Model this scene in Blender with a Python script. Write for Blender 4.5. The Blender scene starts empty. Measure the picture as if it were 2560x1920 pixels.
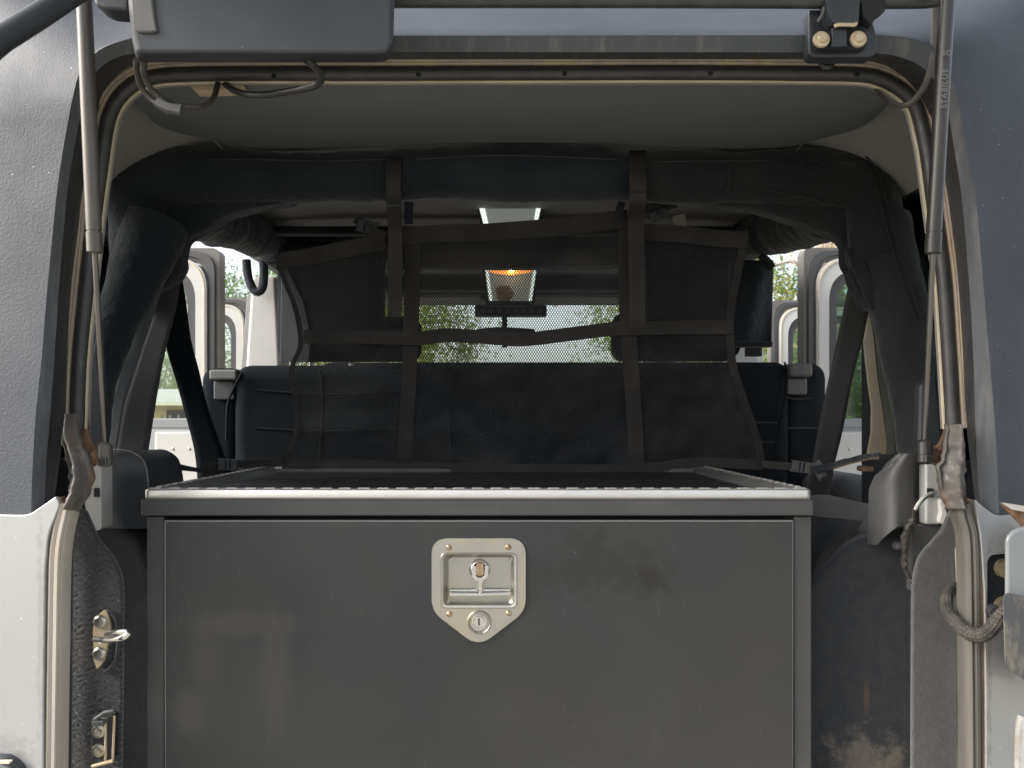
import bpy, bmesh, math, random
from mathutils import Vector, Matrix, noise
from mathutils.geometry import tessellate_polygon

R = math.radians
rnd = random.Random(7)
sc = bpy.context.scene
col = sc.collection
ZC = 1.45                       # height of the eye above the ground
F, CX, CY = 1922.0, 1257.0, 1054.0   # focal length and vanishing point measured in the photograph

# ------------------------------------------------------------------ camera, sky, sun, exposure
cam_d = bpy.data.cameras.new('camera')
cam = bpy.data.objects.new('camera', cam_d)
col.objects.link(cam)
cam.location = (0, 0, ZC)
cam.rotation_euler = (R(90), 0, 0)
cam_d.sensor_width = 36
cam_d.lens = F / 2560 * 36
cam_d.shift_x = (1280 - CX) / 2560
cam_d.shift_y = (CY - 960) / 2560
cam_d.clip_start = 0.05
cam_d.clip_end = 400
cam_d.dof.use_dof = True
cam_d.dof.focus_distance = 1.08
cam_d.dof.aperture_fstop = 13
sc.camera = cam

SUN = Vector((-0.86, -0.22, 0.58)).normalized()      # towards the sun
w = bpy.data.worlds.new('World')
sc.world = w
w.use_nodes = True
nt = w.node_tree
bg = nt.nodes['Background']
sky = nt.nodes.new('ShaderNodeTexSky')
sky.sky_type = 'NISHITA'
sky.sun_disc = False
sky.sun_elevation = math.asin(SUN.z)
sky.sun_rotation = math.atan2(SUN.x, SUN.y)
sky.air_density = 1.0
sky.dust_density = 4.0
sky.ozone_density = 0.6
bg.inputs['Strength'].default_value = 0.15
hsv = nt.nodes.new('ShaderNodeHueSaturation')      # overcast: the same sky with most of its blue gone
hsv.inputs['Saturation'].default_value = 0.42
nt.links.new(sky.outputs[0], hsv.inputs['Color'])
nt.links.new(hsv.outputs[0], bg.inputs[0])
sd = bpy.data.lights.new('sun', 'SUN')
sd.energy = 1.3
sd.angle = R(24)
sd.color = (1.0, 0.96, 0.91)
sun = bpy.data.objects.new('sun', sd)
col.objects.link(sun)
sun.rotation_euler = (-SUN).to_track_quat('-Z', 'Y').to_euler()
vs = sc.view_settings
vs.view_transform = 'Standard'
vs.look = 'None'
vs.gamma = 1
vs.exposure = 1.5
vs.use_curve_mapping = False

# ------------------------------------------------------------------ helpers
def W(px, py, Y):
    "point of the place that the photograph shows at (px, py), Y metres ahead"
    return Vector(((px - CX) / F * Y, Y, ZC + (CY - py) / F * Y))

def px2m(p, Y): return p / F * Y

def cr(pts, n, dims=3):
    "Catmull-Rom through the points, n samples even in length"
    P = [Vector(p) for p in pts]
    if len(P) == 2:
        return [P[0].lerp(P[1], i / (n - 1)) for i in range(n)]
    P = [P[0] * 2 - P[1]] + P + [P[-1] * 2 - P[-2]]
    dense = []
    for i in range(1, len(P) - 2):
        for k in range(24):
            t = k / 24
            a, b, c, d = P[i-1], P[i], P[i+1], P[i+2]
            dense.append(0.5 * ((2*b) + (c-a)*t + (2*a-5*b+4*c-d)*t*t + (3*b-a-3*c+d)*t*t*t))
    dense.append(P[-2])
    L = [0]
    for a, b in zip(dense, dense[1:]): L.append(L[-1] + (b-a).length)
    out, j = [], 0
    for i in range(n):
        s = L[-1] * i / (n - 1)
        while j < len(L) - 2 and L[j+1] < s: j += 1
        t = (s - L[j]) / max(1e-9, L[j+1] - L[j])
        out.append(dense[j].lerp(dense[j+1], min(1, max(0, t))))
    return out

def roundpoly(pts, r, n=6):
    "polygon with rounded corners; r a number or one per corner"
    out = []
    N = len(pts)
    for i in range(N):
        p = Vector(pts[i]); a = Vector(pts[i-1]); b = Vector(pts[(i+1) % N])
        rr = r[i] if isinstance(r, (list, tuple)) else r
        d1 = (a-p); d2 = (b-p)
        if rr <= 0: out.append(p); continue
        t = min(rr, d1.length*0.49, d2.length*0.49)
        p1 = p + d1.normalized()*t; p2 = p + d2.normalized()*t
        for k in range(n+1):
            s = k/n
            out.append((1-s)**2*p1 + 2*s*(1-s)*p + s*s*p2)
    return out

def wloc(o):
    v = Vector((0, 0, 0))
    while o is not None:
        v += o.location
        o = o.parent
    return v

class MB:
    def __init__(s): s.v = []; s.f = []
    def add(s, verts, faces):
        o = len(s.v)
        s.v += [Vector(p) for p in verts]
        s.f += [tuple(i+o for i in f) for f in faces]
        return s
    def box(s, x0, x1, y0, y1, z0, z1):
        return s.add([(x0,y0,z0),(x1,y0,z0),(x1,y1,z0),(x0,y1,z0),(x0,y0,z1),(x1,y0,z1),(x1,y1,z1),(x0,y1,z1)],
              [(0,3,2,1),(4,5,6,7),(0,1,5,4),(1,2,6,5),(2,3,7,6),(3,0,4,7)])
    def prism(s, pts, d):
        n = len(pts); d = Vector(d)
        P = [Vector(p) for p in pts]
        return s.add(P + [p+d for p in P], [tuple(range(n)), tuple(range(2*n-1, n-1, -1))] +
              [(i, i+n, (i+1) % n + n, (i+1) % n) for i in range(n)])
    def loft(s, loops, closed=True, caps=False):
        n = len(loops[0]); vv = []; ff = []
        for l in loops: vv += list(l)
        m = n if closed else n-1
        for k in range(len(loops)-1):
            for i in range(m):
                ff.append((k*n+i, k*n+(i+1) % n, (k+1)*n+(i+1) % n, (k+1)*n+i))
        if caps:
            ff.append(tuple(range(n-1, -1, -1)))
            ff.append(tuple((len(loops)-1)*n+i for i in range(n)))
        return s.add(vv, ff)
    def tube(s, pts, r, n=14, caps=True, wob=0, wf=20, flat=1.0, seed=0, braid=0):
        P = [Vector(p) for p in pts]
        rs = r if isinstance(r, (list, tuple)) else [r]*len(P)
        if len(rs) != len(P):
            rs = [rs[min(len(rs)-1, int(i/(len(P)-1)*(len(rs)-1)))] * (1 - (i/(len(P)-1)*(len(rs)-1)) % 1) +
                  rs[min(len(rs)-1, int(i/(len(P)-1)*(len(rs)-1))+1)] * ((i/(len(P)-1)*(len(rs)-1)) % 1) for i in range(len(P))]
        T = [(P[min(i+1, len(P)-1)] - P[max(i-1, 0)]).normalized() for i in range(len(P))]
        ref = Vector((0, 1, 0)) if abs(T[0].y) < 0.9 else Vector((0, 0, 1))
        nrm = (ref - T[0]*ref.dot(T[0])).normalized()
        loops = []
        for i, p in enumerate(P):
            nrm = (nrm - T[i]*nrm.dot(T[i])).normalized()
            b = T[i].cross(nrm)
            lp = []
            for k in range(n):
                a = 2*math.pi*k/n
                dr = nrm*math.cos(a)*flat + b*math.sin(a)
                q = p + dr*rs[i]
                if braid: q = q + dr*rs[i]*braid*math.sin(6*a + i*.62)*math.sin(6*a - i*.62)
                if wob: q = q + dr*wob*(noise.noise(q*wf + Vector((seed, 0, 0))) + .5*noise.noise(q*wf*3 + Vector((seed, 5, 0))))
                lp.append(q)
            loops.append(lp)
        return s.loft(loops, True, caps)
    def sweep(s, pts, prof, normals, closed=True, v=(0, -1, 0), caps=True):
        "profile (u, v): u along the normal of the path, v towards the eye"
        v = Vector(v)
        loops = [[p + nn*a + v*b for a, b in prof] for p, nn in zip(pts, normals)]
        return s.loft(loops, closed, caps and closed)
    def ribbon(s, pts, width, thick=0.0016, wd=(1, 0, 0), segs=4, wave=0, wf=12):
        "strap: width across wd"
        P = [Vector(p) for p in pts]; wd0 = Vector(wd).normalized()
        lo = []
        for i, p in enumerate(P):
            t = (P[min(i+1, len(P)-1)] - P[max(i-1, 0)]).normalized()
            d = (wd0 - t*wd0.dot(t)).normalized()
            nn = t.cross(d)
            ww = width[i] if isinstance(width, (list, tuple)) else width
            off = nn*wave*noise.noise(p*wf)
            row = [p + d*ww*(k/segs-0.5) + off for k in range(segs+1)]
            lo.append([q + nn*thick/2 for q in row] + [q - nn*thick/2 for q in reversed(row)])
        return s.loft(lo, True, True)
    def lathe(s, prof, c, axis, n=24):
        "prof: (radius, height along axis)"
        c = Vector(c); ax = Vector(axis).normalized()
        a = ax.orthogonal().normalized(); b = ax.cross(a)
        loops = [[c + ax*h + (a*math.cos(2*math.pi*k/n) + b*math.sin(2*math.pi*k/n))*max(r, 1e-5) for k in range(n)] for r, h in prof]
        return s.loft(loops, True, True)
    def grid(s, fn, nu, nv, thick=None):
        rows = [[Vector(fn(i/nu, j/nv)) for j in range(nv+1)] for i in range(nu+1)]
        if thick is None:
            return s.loft(rows, False)
        t = Vector(thick)
        V = []; Fc = []
        for r_ in rows: V += r_
        n = (nu+1)*(nv+1)
        V += [p+t for p in V]
        m = nv+1
        for i in range(nu):
            for j in range(nv):
                a, b, c, d = i*m+j, i*m+j+1, (i+1)*m+j+1, (i+1)*m+j
                Fc += [(a, b, c, d), (a+n, d+n, c+n, b+n)]
        for i in range(nu):
            a, b = i*m, (i+1)*m; Fc.append((a, b, b+n, a+n))
            a, b = i*m+nv, (i+1)*m+nv; Fc.append((a, a+n, b+n, b))
        for j in range(nv):
            a, b = j, j+1; Fc.append((a, a+n, b+n, b))
            a, b = nu*m+j, nu*m+j+1; Fc.append((a, b, b+n, a+n))
        return s.add(V, Fc)
    def build(s, name, mat, parent=None, smooth=True, bevel=0, seg=2, sub=0, label=None, ang=38, kind=None):
        off = wloc(parent)
        me = bpy.data.meshes.new(name)
        me.from_pydata([tuple(p-off) for p in s.v], [], s.f)
        bm = bmesh.new(); bm.from_mesh(me)
        bmesh.ops.recalc_face_normals(bm, faces=bm.faces)
        bm.to_mesh(me); bm.free()
        me.materials.append(mat)
        if smooth:
            me.shade_smooth()
            if not bevel: me.set_sharp_from_angle(angle=R(ang))
        o = bpy.data.objects.new(name, me)
        col.objects.link(o)
        if parent is not None: o.parent = parent
        if bevel:
            b = o.modifiers.new('b', 'BEVEL'); b.width = bevel; b.segments = seg
            b.limit_method = 'ANGLE'; b.angle_limit = R(35); b.harden_normals = True
        if sub:
            m = o.modifiers.new('s', 'SUBSURF'); m.levels = sub; m.render_levels = sub
        if label: o['label'] = label
        if kind: o['kind'] = kind
        return o

def empty(name, loc, label, cat, group=None):
    o = bpy.data.objects.new(name, None)
    col.objects.link(o)
    o.location = loc
    o.empty_display_size = 0.1
    o['label'] = label; o['category'] = cat
    if group: o['group'] = group
    return o

def tag(o, label, cat, group=None):
    o['label'] = label; o['category'] = cat
    if group: o['group'] = group
    return o

def pieces(mesh_obj, locs, name=None, scale=None):
    "further copies of a part, sharing its mesh"
    out = []
    for l in locs:
        c = mesh_obj.copy()
        col.objects.link(c)
        c.parent = mesh_obj.parent
        c.location = Vector(mesh_obj.location) + Vector(l)
        out.append(c)
    return out

# ------------------------------------------------------------------ materials
def hexc(r, g, b):
    f = lambda c: (c/255/12.92) if c/255 <= 0.04045 else ((c/255+0.055)/1.055)**2.4
    return (f(r), f(g), f(b), 1)

def mat(name, c, rough=0.6, metal=0.0, c2=None, ns=6, nd=4, dirt=None, ds=10, dlo=0.5, dhi=0.7, damt=1.0,
        bump=0.0, bs=300, bdist=0.001, stretch=(1, 1, 1), spec=0.5, rv=0.0, coat=0.0, wave=None, sheen=0.0,
        dstretch=None, specks=None, marks=(), lines=None):
    m = bpy.data.materials.new(name)
    m.use_nodes = True
    t = m.node_tree; N = t.nodes; L = t.links
    b = N['Principled BSDF']
    c = tuple(c) if len(c) == 4 else tuple(c)+(1,)
    tc = N.new('ShaderNodeTexCoord')
    def mapping(sc_):
        mp = N.new('ShaderNodeMapping'); mp.inputs['Scale'].default_value = sc_
        L.new(tc.outputs['Object'], mp.inputs[0]); return mp.outputs[0]
    def nz(scale, detail, vec, rough_=0.6):
        n = N.new('ShaderNodeTexNoise'); n.inputs['Scale'].default_value = scale
        n.inputs['Detail'].default_value = detail; n.inputs['Roughness'].default_value = rough_
        L.new(vec, n.inputs['Vector']); return n.outputs['Fac']
    vec = mapping(stretch)
    cur = None
    if c2 is not None:
        c2 = tuple(c2) if len(c2) == 4 else tuple(c2)+(1,)
        mr = N.new('ShaderNodeMapRange'); mr.inputs['From Min'].default_value = 0.35; mr.inputs['From Max'].default_value = 0.65
        L.new(nz(ns, nd, vec), mr.inputs['Value'])
        mx = N.new('ShaderNodeMix'); mx.data_type = 'RGBA'
        mx.inputs['A'].default_value = c; mx.inputs['B'].default_value = c2
        L.new(mr.outputs[0], mx.inputs['Factor']); cur = mx.outputs['Result']
    dm = None
    if dirt is not None:
        dirt = tuple(dirt) if len(dirt) == 4 else tuple(dirt)+(1,)
        mr = N.new('ShaderNodeMapRange'); mr.inputs['From Min'].default_value = dlo; mr.inputs['From Max'].default_value = dhi
        mr.inputs['To Max'].default_value = damt
        L.new(nz(ds, 8, mapping(dstretch) if dstretch else vec, 0.68), mr.inputs['Value'])
        mx = N.new('ShaderNodeMix'); mx.data_type = 'RGBA'
        if cur: L.new(cur, mx.inputs['A'])
        else: mx.inputs['A'].default_value = c
        mx.inputs['B'].default_value = dirt
        L.new(mr.outputs[0], mx.inputs['Factor']); cur = mx.outputs['Result']; dm = mr.outputs[0]
    if lines is not None:       # fine scratches
        mr = N.new('ShaderNodeMapRange'); mr.inputs['From Min'].default_value = lines[3]-.06; mr.inputs['From Max'].default_value = lines[4]-.06
        mp = N.new('ShaderNodeMapping'); mp.inputs['Scale'].default_value = lines[2]; mp.inputs['Rotation'].default_value = (0, .5, 0)
        L.new(tc.outputs['Object'], mp.inputs[0])
        L.new(nz(lines[1], 2, mp.outputs[0], .5), mr.inputs['Value'])
        mx = N.new('ShaderNodeMix'); mx.data_type = 'RGBA'
        if cur: L.new(cur, mx.inputs['A'])
        else: mx.inputs['A'].default_value = c
        mx.inputs['B'].default_value = tuple(lines[0])+(1,)
        L.new(mr.outputs[0], mx.inputs['Factor']); cur = mx.outputs['Result']
    for (mx_, mz_, rx_, rz_, mcol, mamt, mns) in marks:
        mp = N.new('ShaderNodeMapping'); mp.vector_type = 'POINT'
        mp.inputs['Scale'].default_value = (1/rx_, 0, 1/rz_); mp.inputs['Location'].default_value = (-mx_/rx_, 0, -mz_/rz_)
        L.new(tc.outputs['Object'], mp.inputs[0])
        ln = N.new('ShaderNodeVectorMath'); ln.operation = 'LENGTH'; L.new(mp.outputs[0], ln.inputs[0])
        nn_ = nz(mns, 8, mapping((1,1,.25) if mns in (30, 40, 12, 20) else (1,1,1)))
        a1 = N.new('ShaderNodeMath'); a1.operation = 'MULTIPLY_ADD'; a1.inputs[1].default_value = 1.6 if mns in (30, 40, 12, 20) else 4.0; a1.inputs[2].default_value = -a1.inputs[1].default_value*.5
        L.new(nn_, a1.inputs[0])
        a2 = N.new('ShaderNodeMath'); a2.operation = 'ADD'; L.new(ln.outputs['Value'], a2.inputs[0]); L.new(a1.outputs[0], a2.inputs[1])
        mr = N.new('ShaderNodeMapRange'); mr.interpolation_type = 'SMOOTHSTEP'
        mr.inputs['From Min'].default_value = 1.15; mr.inputs['From Max'].default_value = .2
        mr.inputs['To Min'].default_value = 0; mr.inputs['To Max'].default_value = mamt
        L.new(a2.outputs[0], mr.inputs['Value'])
        mx = N.new('ShaderNodeMix'); mx.data_type = 'RGBA'
        if cur: L.new(cur, mx.inputs['A'])
        else: mx.inputs['A'].default_value = c
        mx.inputs['B'].default_value = tuple(mcol)+(1,)
        L.new(mr.outputs[0], mx.inputs['Factor']); cur = mx.outputs['Result']
    if specks is not None:      # small pale chips and dust specks
        scol, sscale, sth = specks
        vo = N.new('ShaderNodeTexVoronoi'); vo.inputs['Scale'].default_value = sscale
        L.new(vec, vo.inputs['Vector'])
        sv = nz(9, 2, vec)
        ad = N.new('ShaderNodeMath'); ad.operation = 'MULTIPLY'; ad.inputs[1].default_value = sth*2
        L.new(sv, ad.inputs[0])
        lt = N.new('ShaderNodeMath'); lt.operation = 'LESS_THAN'
        L.new(vo.outputs['Distance'], lt.inputs[0]); L.new(ad.outputs[0], lt.inputs[1])
        mx = N.new('ShaderNodeMix'); mx.data_type = 'RGBA'
        if cur: L.new(cur, mx.inputs['A'])
        else: mx.inputs['A'].default_value = c
        mx.inputs['B'].default_value = tuple(scol)+(1,)
        L.new(lt.outputs[0], mx.inputs['Factor']); cur = mx.outputs['Result']
    if cur: L.new(cur, b.inputs['Base Color'])
    else: b.inputs['Base Color'].default_value = c
    b.inputs['Roughness'].default_value = rough
    if rv:
        mr = N.new('ShaderNodeMapRange'); mr.inputs['To Min'].default_value = max(0.02, rough-rv); mr.inputs['To Max'].default_value = min(1, rough+rv)
        mr.inputs['From Min'].default_value = 0.3; mr.inputs['From Max'].default_value = 0.7
        L.new(nz(ns*1.7, 6, vec), mr.inputs['Value']); L.new(mr.outputs[0], b.inputs['Roughness'])
    b.inputs['Metallic'].default_value = metal
    b.inputs['Specular IOR Level'].default_value = spec
    b.inputs['Coat Weight'].default_value = coat
    b.inputs['Coat Roughness'].default_value = 0.08
    b.inputs['Sheen Weight'].default_value = sheen
    if bump or wave:
        bp = N.new('ShaderNodeBump'); bp.inputs['Strength'].default_value = bump if bump else wave[1]
        bp.inputs['Distance'].default_value = bdist
        h = nz(bs, 3, vec)
        if wave:
            wv = N.new('ShaderNodeTexWave'); wv.bands_direction = wave[2]; wv.inputs['Scale'].default_value = wave[0]
            wv.inputs['Distortion'].default_value = 5; wv.inputs['Detail'].default_value = 2; wv.inputs['Detail Scale'].default_value = 2
            L.new(vec, wv.inputs['Vector'])
            ad = N.new('ShaderNodeMath'); ad.operation = 'ADD'
            L.new(wv.outputs['Fac'], ad.inputs[0]); L.new(h, ad.inputs[1]); h = ad.outputs[0]
        L.new(h, bp.inputs['Height']); L.new(bp.outputs[0], b.inputs['Normal'])
    return m

def glass(name, tint, refl=1.45, rough=0.0):
    m = bpy.data.materials.new(name); m.use_nodes = True
    t = m.node_tree; N = t.nodes; L = t.links
    N.remove(N['Principled BSDF'])
    tr = N.new('ShaderNodeBsdfTransparent'); tr.inputs[0].default_value = tuple(tint)+(1,)
    gl = N.new('ShaderNodeBsdfGlossy'); gl.inputs['Roughness'].default_value = rough + 0.01
    fr = N.new('ShaderNodeFresnel'); fr.inputs[0].default_value = refl
    mx = N.new('ShaderNodeMixShader')
    L.new(fr.outputs[0], mx.inputs[0]); L.new(tr.outputs[0], mx.inputs[1]); L.new(gl.outputs[0], mx.inputs[2])
    L.new(mx.outputs[0], N['Material Output'].inputs[0])
    return m

def emit(name, c, s):
    m = bpy.data.materials.new(name); m.use_nodes = True
    b = m.node_tree.nodes['Principled BSDF']
    b.inputs['Base Color'].default_value = tuple(c)+(1,)
    b.inputs['Emission Color'].default_value = tuple(c)+(1,)
    b.inputs['Emission Strength'].default_value = s
    return m

M = {}
M['top'] = mat('hardtop_plastic', (.024,.030,.039), .64, c2=(.034,.040,.050), ns=5, bump=.6, bs=300, bdist=.001, rv=.06, spec=.5, specks=((.5,.5,.5), 70, .035))
M['top_band'] = mat('hardtop_edge_plastic', (.024,.026,.031), .5, c2=(.06,.06,.06), ns=30, stretch=(6,1,.6), dirt=(.14,.13,.12), ds=60, dlo=.55, dhi=.8, damt=.5, dstretch=(3,1,.25), bump=.2, bs=300)
M['band'] = mat('scratched_hardtop_edge', (.036,.041,.048), .5, c2=(.05,.054,.06), ns=6, dirt=(.15,.14,.125), ds=40, dlo=.52, dhi=.74, damt=.55, dstretch=(2.2,1,.18), bump=.4, bs=330, bdist=.0008)
M['silver'] = mat('silver_paint', (.33,.335,.335), .34, metal=.3, c2=(.36,.363,.363), ns=3, coat=.6, rv=.05, specks=((.7,.68,.65), 60, .05), bump=.02, bs=900, bdist=.0002, dirt=(.24,.22,.19), ds=11, dlo=.56, dhi=.85, damt=.35, marks=[(-0.5418,1.2131,0.0047,0.1967,(.16,.135,.105),0.25,70),(0.5708,1.1475,0.0037,0.1405,(.2,.17,.13),0.50,75),(-0.5792,1.0679,0.0328,0.0140,(.25,.24,.23),0.50,90)])
M['silver_in'] = mat('silver_paint_inside', (.42,.42,.41), .42, metal=.15, c2=(.47,.46,.44), ns=5, coat=.2, dirt=(.28,.23,.17), ds=14, dlo=.58, dhi=.8, damt=.4)
M['silver_door'] = mat('silver_paint_on_doors', (.50,.49,.47), .38, metal=.1, c2=(.54,.53,.5), ns=4, coat=.3)
M['shell'] = mat('hardtop_inner_shell', (.27,.26,.245), .75, c2=(.31,.30,.28), ns=4, bump=.15, bs=500, bdist=.0006)
M['headliner'] = mat('headliner_felt', (.125,.131,.138), .9, c2=(.14,.146,.152), ns=3, bump=.25, bs=900, bdist=.0006)
M['rubber'] = mat('black_rubber', (.028,.029,.031), .42, c2=(.045,.045,.045), ns=40, stretch=(1,1,1), rv=.1, dirt=(.13,.12,.10), ds=30, dlo=.56, dhi=.85, damt=.45)
M['flange'] = mat('weathered_rubber_flange', (.27,.245,.21), .28, c2=(.38,.31,.23), ns=22, stretch=(1,1,.25), dirt=(.16,.08,.045), ds=18, dlo=.55, dhi=.75, damt=.5, rv=.1, bump=.1, bs=200)
M['oldseal'] = mat('dusty_seal_rubber', (.34,.31,.265), .6, c2=(.43,.39,.32), ns=25, stretch=(2,1,.12), dirt=(.13,.095,.07), ds=12, dlo=.5, dhi=.72, damt=.7, bump=.15, bs=150)  # left seal tone: sunlit side put into a lighter rubber colour
M['oldsealr'] = mat('dusty_grey_seal_rubber', (.06,.056,.05), .5, c2=(.10,.092,.078), ns=25, stretch=(2,1,.12), dirt=(.16,.10,.06), ds=12, dlo=.55, dhi=.78, damt=.6, bump=.15, bs=150)  # darker copy for the right seal, its shaded side put into the colour
M['torn'] = mat('torn_grey_rubber', (.036,.034,.032), .55, c2=(.09,.08,.07), ns=30, nd=8, dirt=(.19,.10,.05), ds=22, dlo=.54, dhi=.7, damt=.85, bump=.5, bs=90, bdist=.002, rv=.15, stretch=(1.5,1,.5))
M['rust'] = mat('rusty_steel', (.15,.075,.038), .9, c2=(.07,.045,.03), ns=60, dirt=(.24,.15,.085), ds=50, bump=.6, bs=220, bdist=.0015)
M['channel'] = mat('brown_stained_channel', (.10,.06,.035), .55, c2=(.2,.12,.07), ns=20, stretch=(2,1,.12))
M['paleline'] = mat('pale_edge_trim', (.62,.55,.40), .6, c2=(.5,.44,.33), ns=20)
M['boxblack'] = mat('satin_black_powder_coat', (.020,.0225,.026), .38, c2=(.027,.027,.026), ns=2.2, nd=6, dirt=(.038,.037,.034), ds=3.5, dlo=.46, dhi=.78, damt=.8, bump=.10, bs=700, bdist=.0004, rv=.13, lines=((.045,.044,.04), 26, (9,1,.7), .765, .80), specks=((.16,.15,.13), 38, .022), marks=[(-0.2737,0.2666,0.0226,0.1078,(.075,.068,.056),0.3,30),(-0.3222,0.3313,0.0809,0.0216,(.062,.055,.045),0.40,40),(-0.3653,0.2881,0.0243,0.0809,(.055,.050,.042),0.3,30),(0.1521,0.4121,0.0916,0.0485,(.016,.016,.016),0.8,41),(0.2330,0.3905,0.0323,0.0243,(.013,.013,.013),0.85,61),(0.0713,0.3798,0.0485,0.0323,(.018,.018,.018),0.6,51),(-0.3923,0.2127,0.0323,0.0323,(.06,.055,.045),0.50,20),(0.0497,0.2558,0.1617,0.0647,(.022,.022,.021),0.40,12),(-0.0096,0.3313,0.0647,0.0431,(.016,.016,.016),0.50,40)])
M['boxframe'] = mat('black_powder_coat_frame', (.040,.041,.043), .42, c2=(.05,.05,.05), ns=8, bump=.1, bs=1200, bdist=.0003, rv=.06, dirt=(.09,.087,.08), ds=9, dlo=.55, dhi=.85, damt=.6)
M['alu'] = mat('brushed_aluminium', (.66,.64,.60), .34, metal=.85, c2=(.55,.52,.47), ns=20, stretch=(.3,1,1), dirt=(.40,.33,.25), ds=14, dlo=.6, dhi=.8, damt=.6, rv=.08)
M['steel'] = mat('stained_stainless_steel', (.42,.42,.40), .31, metal=.9, c2=(.48,.45,.37), ns=14, dirt=(.42,.34,.2), ds=26, dlo=.55, dhi=.85, damt=.5, rv=.07)
M['chrome'] = mat('worn_chrome', (.68,.67,.64), .18, metal=1, rv=.07, ns=20)
M['brass'] = mat('rusty_screw_steel', (.33,.22,.13), .4, metal=.7, c2=(.45,.36,.24), ns=80)
M['zinc'] = mat('cream_zinc_bolt', (.58,.48,.33), .45, metal=.35, c2=(.5,.4,.27), ns=60)
M['mat'] = mat('black_rubber_mat', (.012,.013,.014), .34, c2=(.03,.03,.03), ns=5, nd=6, stretch=(1,3,1), rv=.1)
M['pad'] = mat('black_bar_cover_fabric', (.011,.015,.021), .9, c2=(.022,.027,.034), ns=9, nd=6, spec=.35, sheen=.15, bump=.8, bs=38, bdist=.007)  # blue cast of the lens veil put into the fabric colour
M['pad2'] = mat('faded_bar_cover_fabric', (.011,.013,.016), .9, c2=(.023,.024,.026), ns=9, nd=6, spec=.35, sheen=.15, bump=.8, bs=38, bdist=.007)  # same cover black with less of the veil's blue
M['web'] = mat('dusty_black_webbing', (.027,.026,.026), .9, c2=(.045,.040,.037), ns=14, spec=.3, bump=.5, bs=700, bdist=.0006)
M['mesh'] = mat('black_net_cord', (.042,.046,.052), .8, c2=(.055,.053,.05), ns=4, spec=.3)
M['belt'] = mat('seat_belt_webbing', (.034,.036,.038), .75, c2=(.042,.043,.044), ns=9, bump=.2, bs=1200, bdist=.0003)
M['beltgrey'] = mat('faded_seat_belt_webbing', (.085,.092,.10), .75, c2=(.075,.08,.088), ns=9)
M['plastic'] = mat('black_interior_plastic', (.024,.028,.034), .5, c2=(.034,.038,.043), ns=7, bump=.35, bs=520, bdist=.0006, rv=.08, specks=((.3,.3,.3), 55, .028), dirt=(.07,.07,.068), ds=7, dlo=.55, dhi=.85, damt=.4)
M['plasticgrey'] = mat('dusty_grey_plastic', (.07,.072,.074), .62, c2=(.115,.115,.11), ns=9, nd=8, bump=.2, bs=700, bdist=.0004, rv=.1, stretch=(2.5,1,.35), specks=((.25,.25,.24), 90, .03))
M['carpet'] = mat('charcoal_carpet', (.030,.032,.036), .97, c2=(.042,.042,.043), ns=14, sheen=.3, wave=(38, .9, 'Z'), bump=.9, bs=500, bdist=.0022, dirt=(.075,.062,.052), ds=8, dlo=.55, dhi=.8, damt=.6)
M['carpet2'] = mat('dusty_felt_carpet', (.052,.053,.055), .97, c2=(.07,.068,.066), ns=90, sheen=.3, bump=.9, bs=420, bdist=.002, dirt=(.12,.10,.08), ds=7, dlo=.54, dhi=.78, damt=.6, specks=((.25,.24,.22), 60, .03))
M['carpet3'] = mat('dark_felt_carpet', (.028,.032,.038), .97, c2=(.044,.044,.045), ns=60, sheen=.2, bump=.9, bs=420, bdist=.002, dirt=(.09,.075,.055), ds=5, dlo=.6, dhi=.8, damt=.4, marks=[(0.5291,0.9687,0.0554,0.0320,(.17,.145,.115),0.85,34),(0.5699,0.9541,0.0350,0.0291,(.2,.17,.13),0.85,55),(0.5297,1.0473,0.0052,0.0291,(.12,.08,.045),0.70,20),(0.5029,0.9599,0.0350,0.0204,(.12,.10,.085),0.8,65)])
M['dust'] = mat('dusty_carpet_dip', (.030,.034,.040), .97, c2=(.044,.044,.044), ns=16, nd=8, bump=.8, bs=300, bdist=.003, dirt=(.20,.165,.125), ds=22, dlo=.52, dhi=.70, damt=.85)
M['seat'] = mat('black_seat_cover', (.006,.0085,.011), 1, c2=(.009,.0115,.014), ns=7, spec=.08, bump=.3, bs=500, bdist=.0006)
M['seat2'] = mat('charcoal_seat_cover', (.010,.013,.016), 1, c2=(.015,.017,.019), ns=7, spec=.1, bump=.3, bs=500, bdist=.0006)
M['frameblack'] = mat('black_window_gasket', (.045,.048,.05), .5, c2=(.06,.06,.06), ns=8)
M['gasket'] = mat('brown_grey_door_gasket', (.10,.095,.088), .5, c2=(.16,.15,.135), ns=12)
M['strutL'] = mat('scuffed_strut_tube', (.065,.062,.06), .38, metal=.2, c2=(.10,.09,.08), ns=14, stretch=(1,1,.3), rv=.08)  # sky reflection on the left tube put into its grey
M['strut'] = mat('black_strut_tube', (.018,.018,.018), .3, c2=(.03,.028,.026), ns=14, stretch=(1,1,.3))
M['rod'] = mat('strut_rod', (.15,.145,.135), .28, metal=.85)
M['wire'] = mat('grey_wire_sleeve', (.045,.042,.04), .5, c2=(.085,.075,.065), ns=60)
M['braid'] = mat('braided_sleeve', (.022,.020,.019), .7, c2=(.07,.062,.052), ns=60, nd=4, bump=.3, bs=500, bdist=.001, spec=.4)
M['greenwire'] = mat('green_wire', (.08,.2,.14), .5)
M['whitewire'] = mat('white_wire', (.5,.5,.47), .5)
M['white'] = mat('white_sealant', (.62,.6,.57), .8, bump=.5, bs=120, bdist=.002)
M['lens'] = emit('lamp_lens', (.44,.47,.43), .10) if True else mat('lamp_lens', (.42,.50,.50), .25, c2=(.3,.36,.37), ns=30, stretch=(1,1,1), coat=.5)
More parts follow.
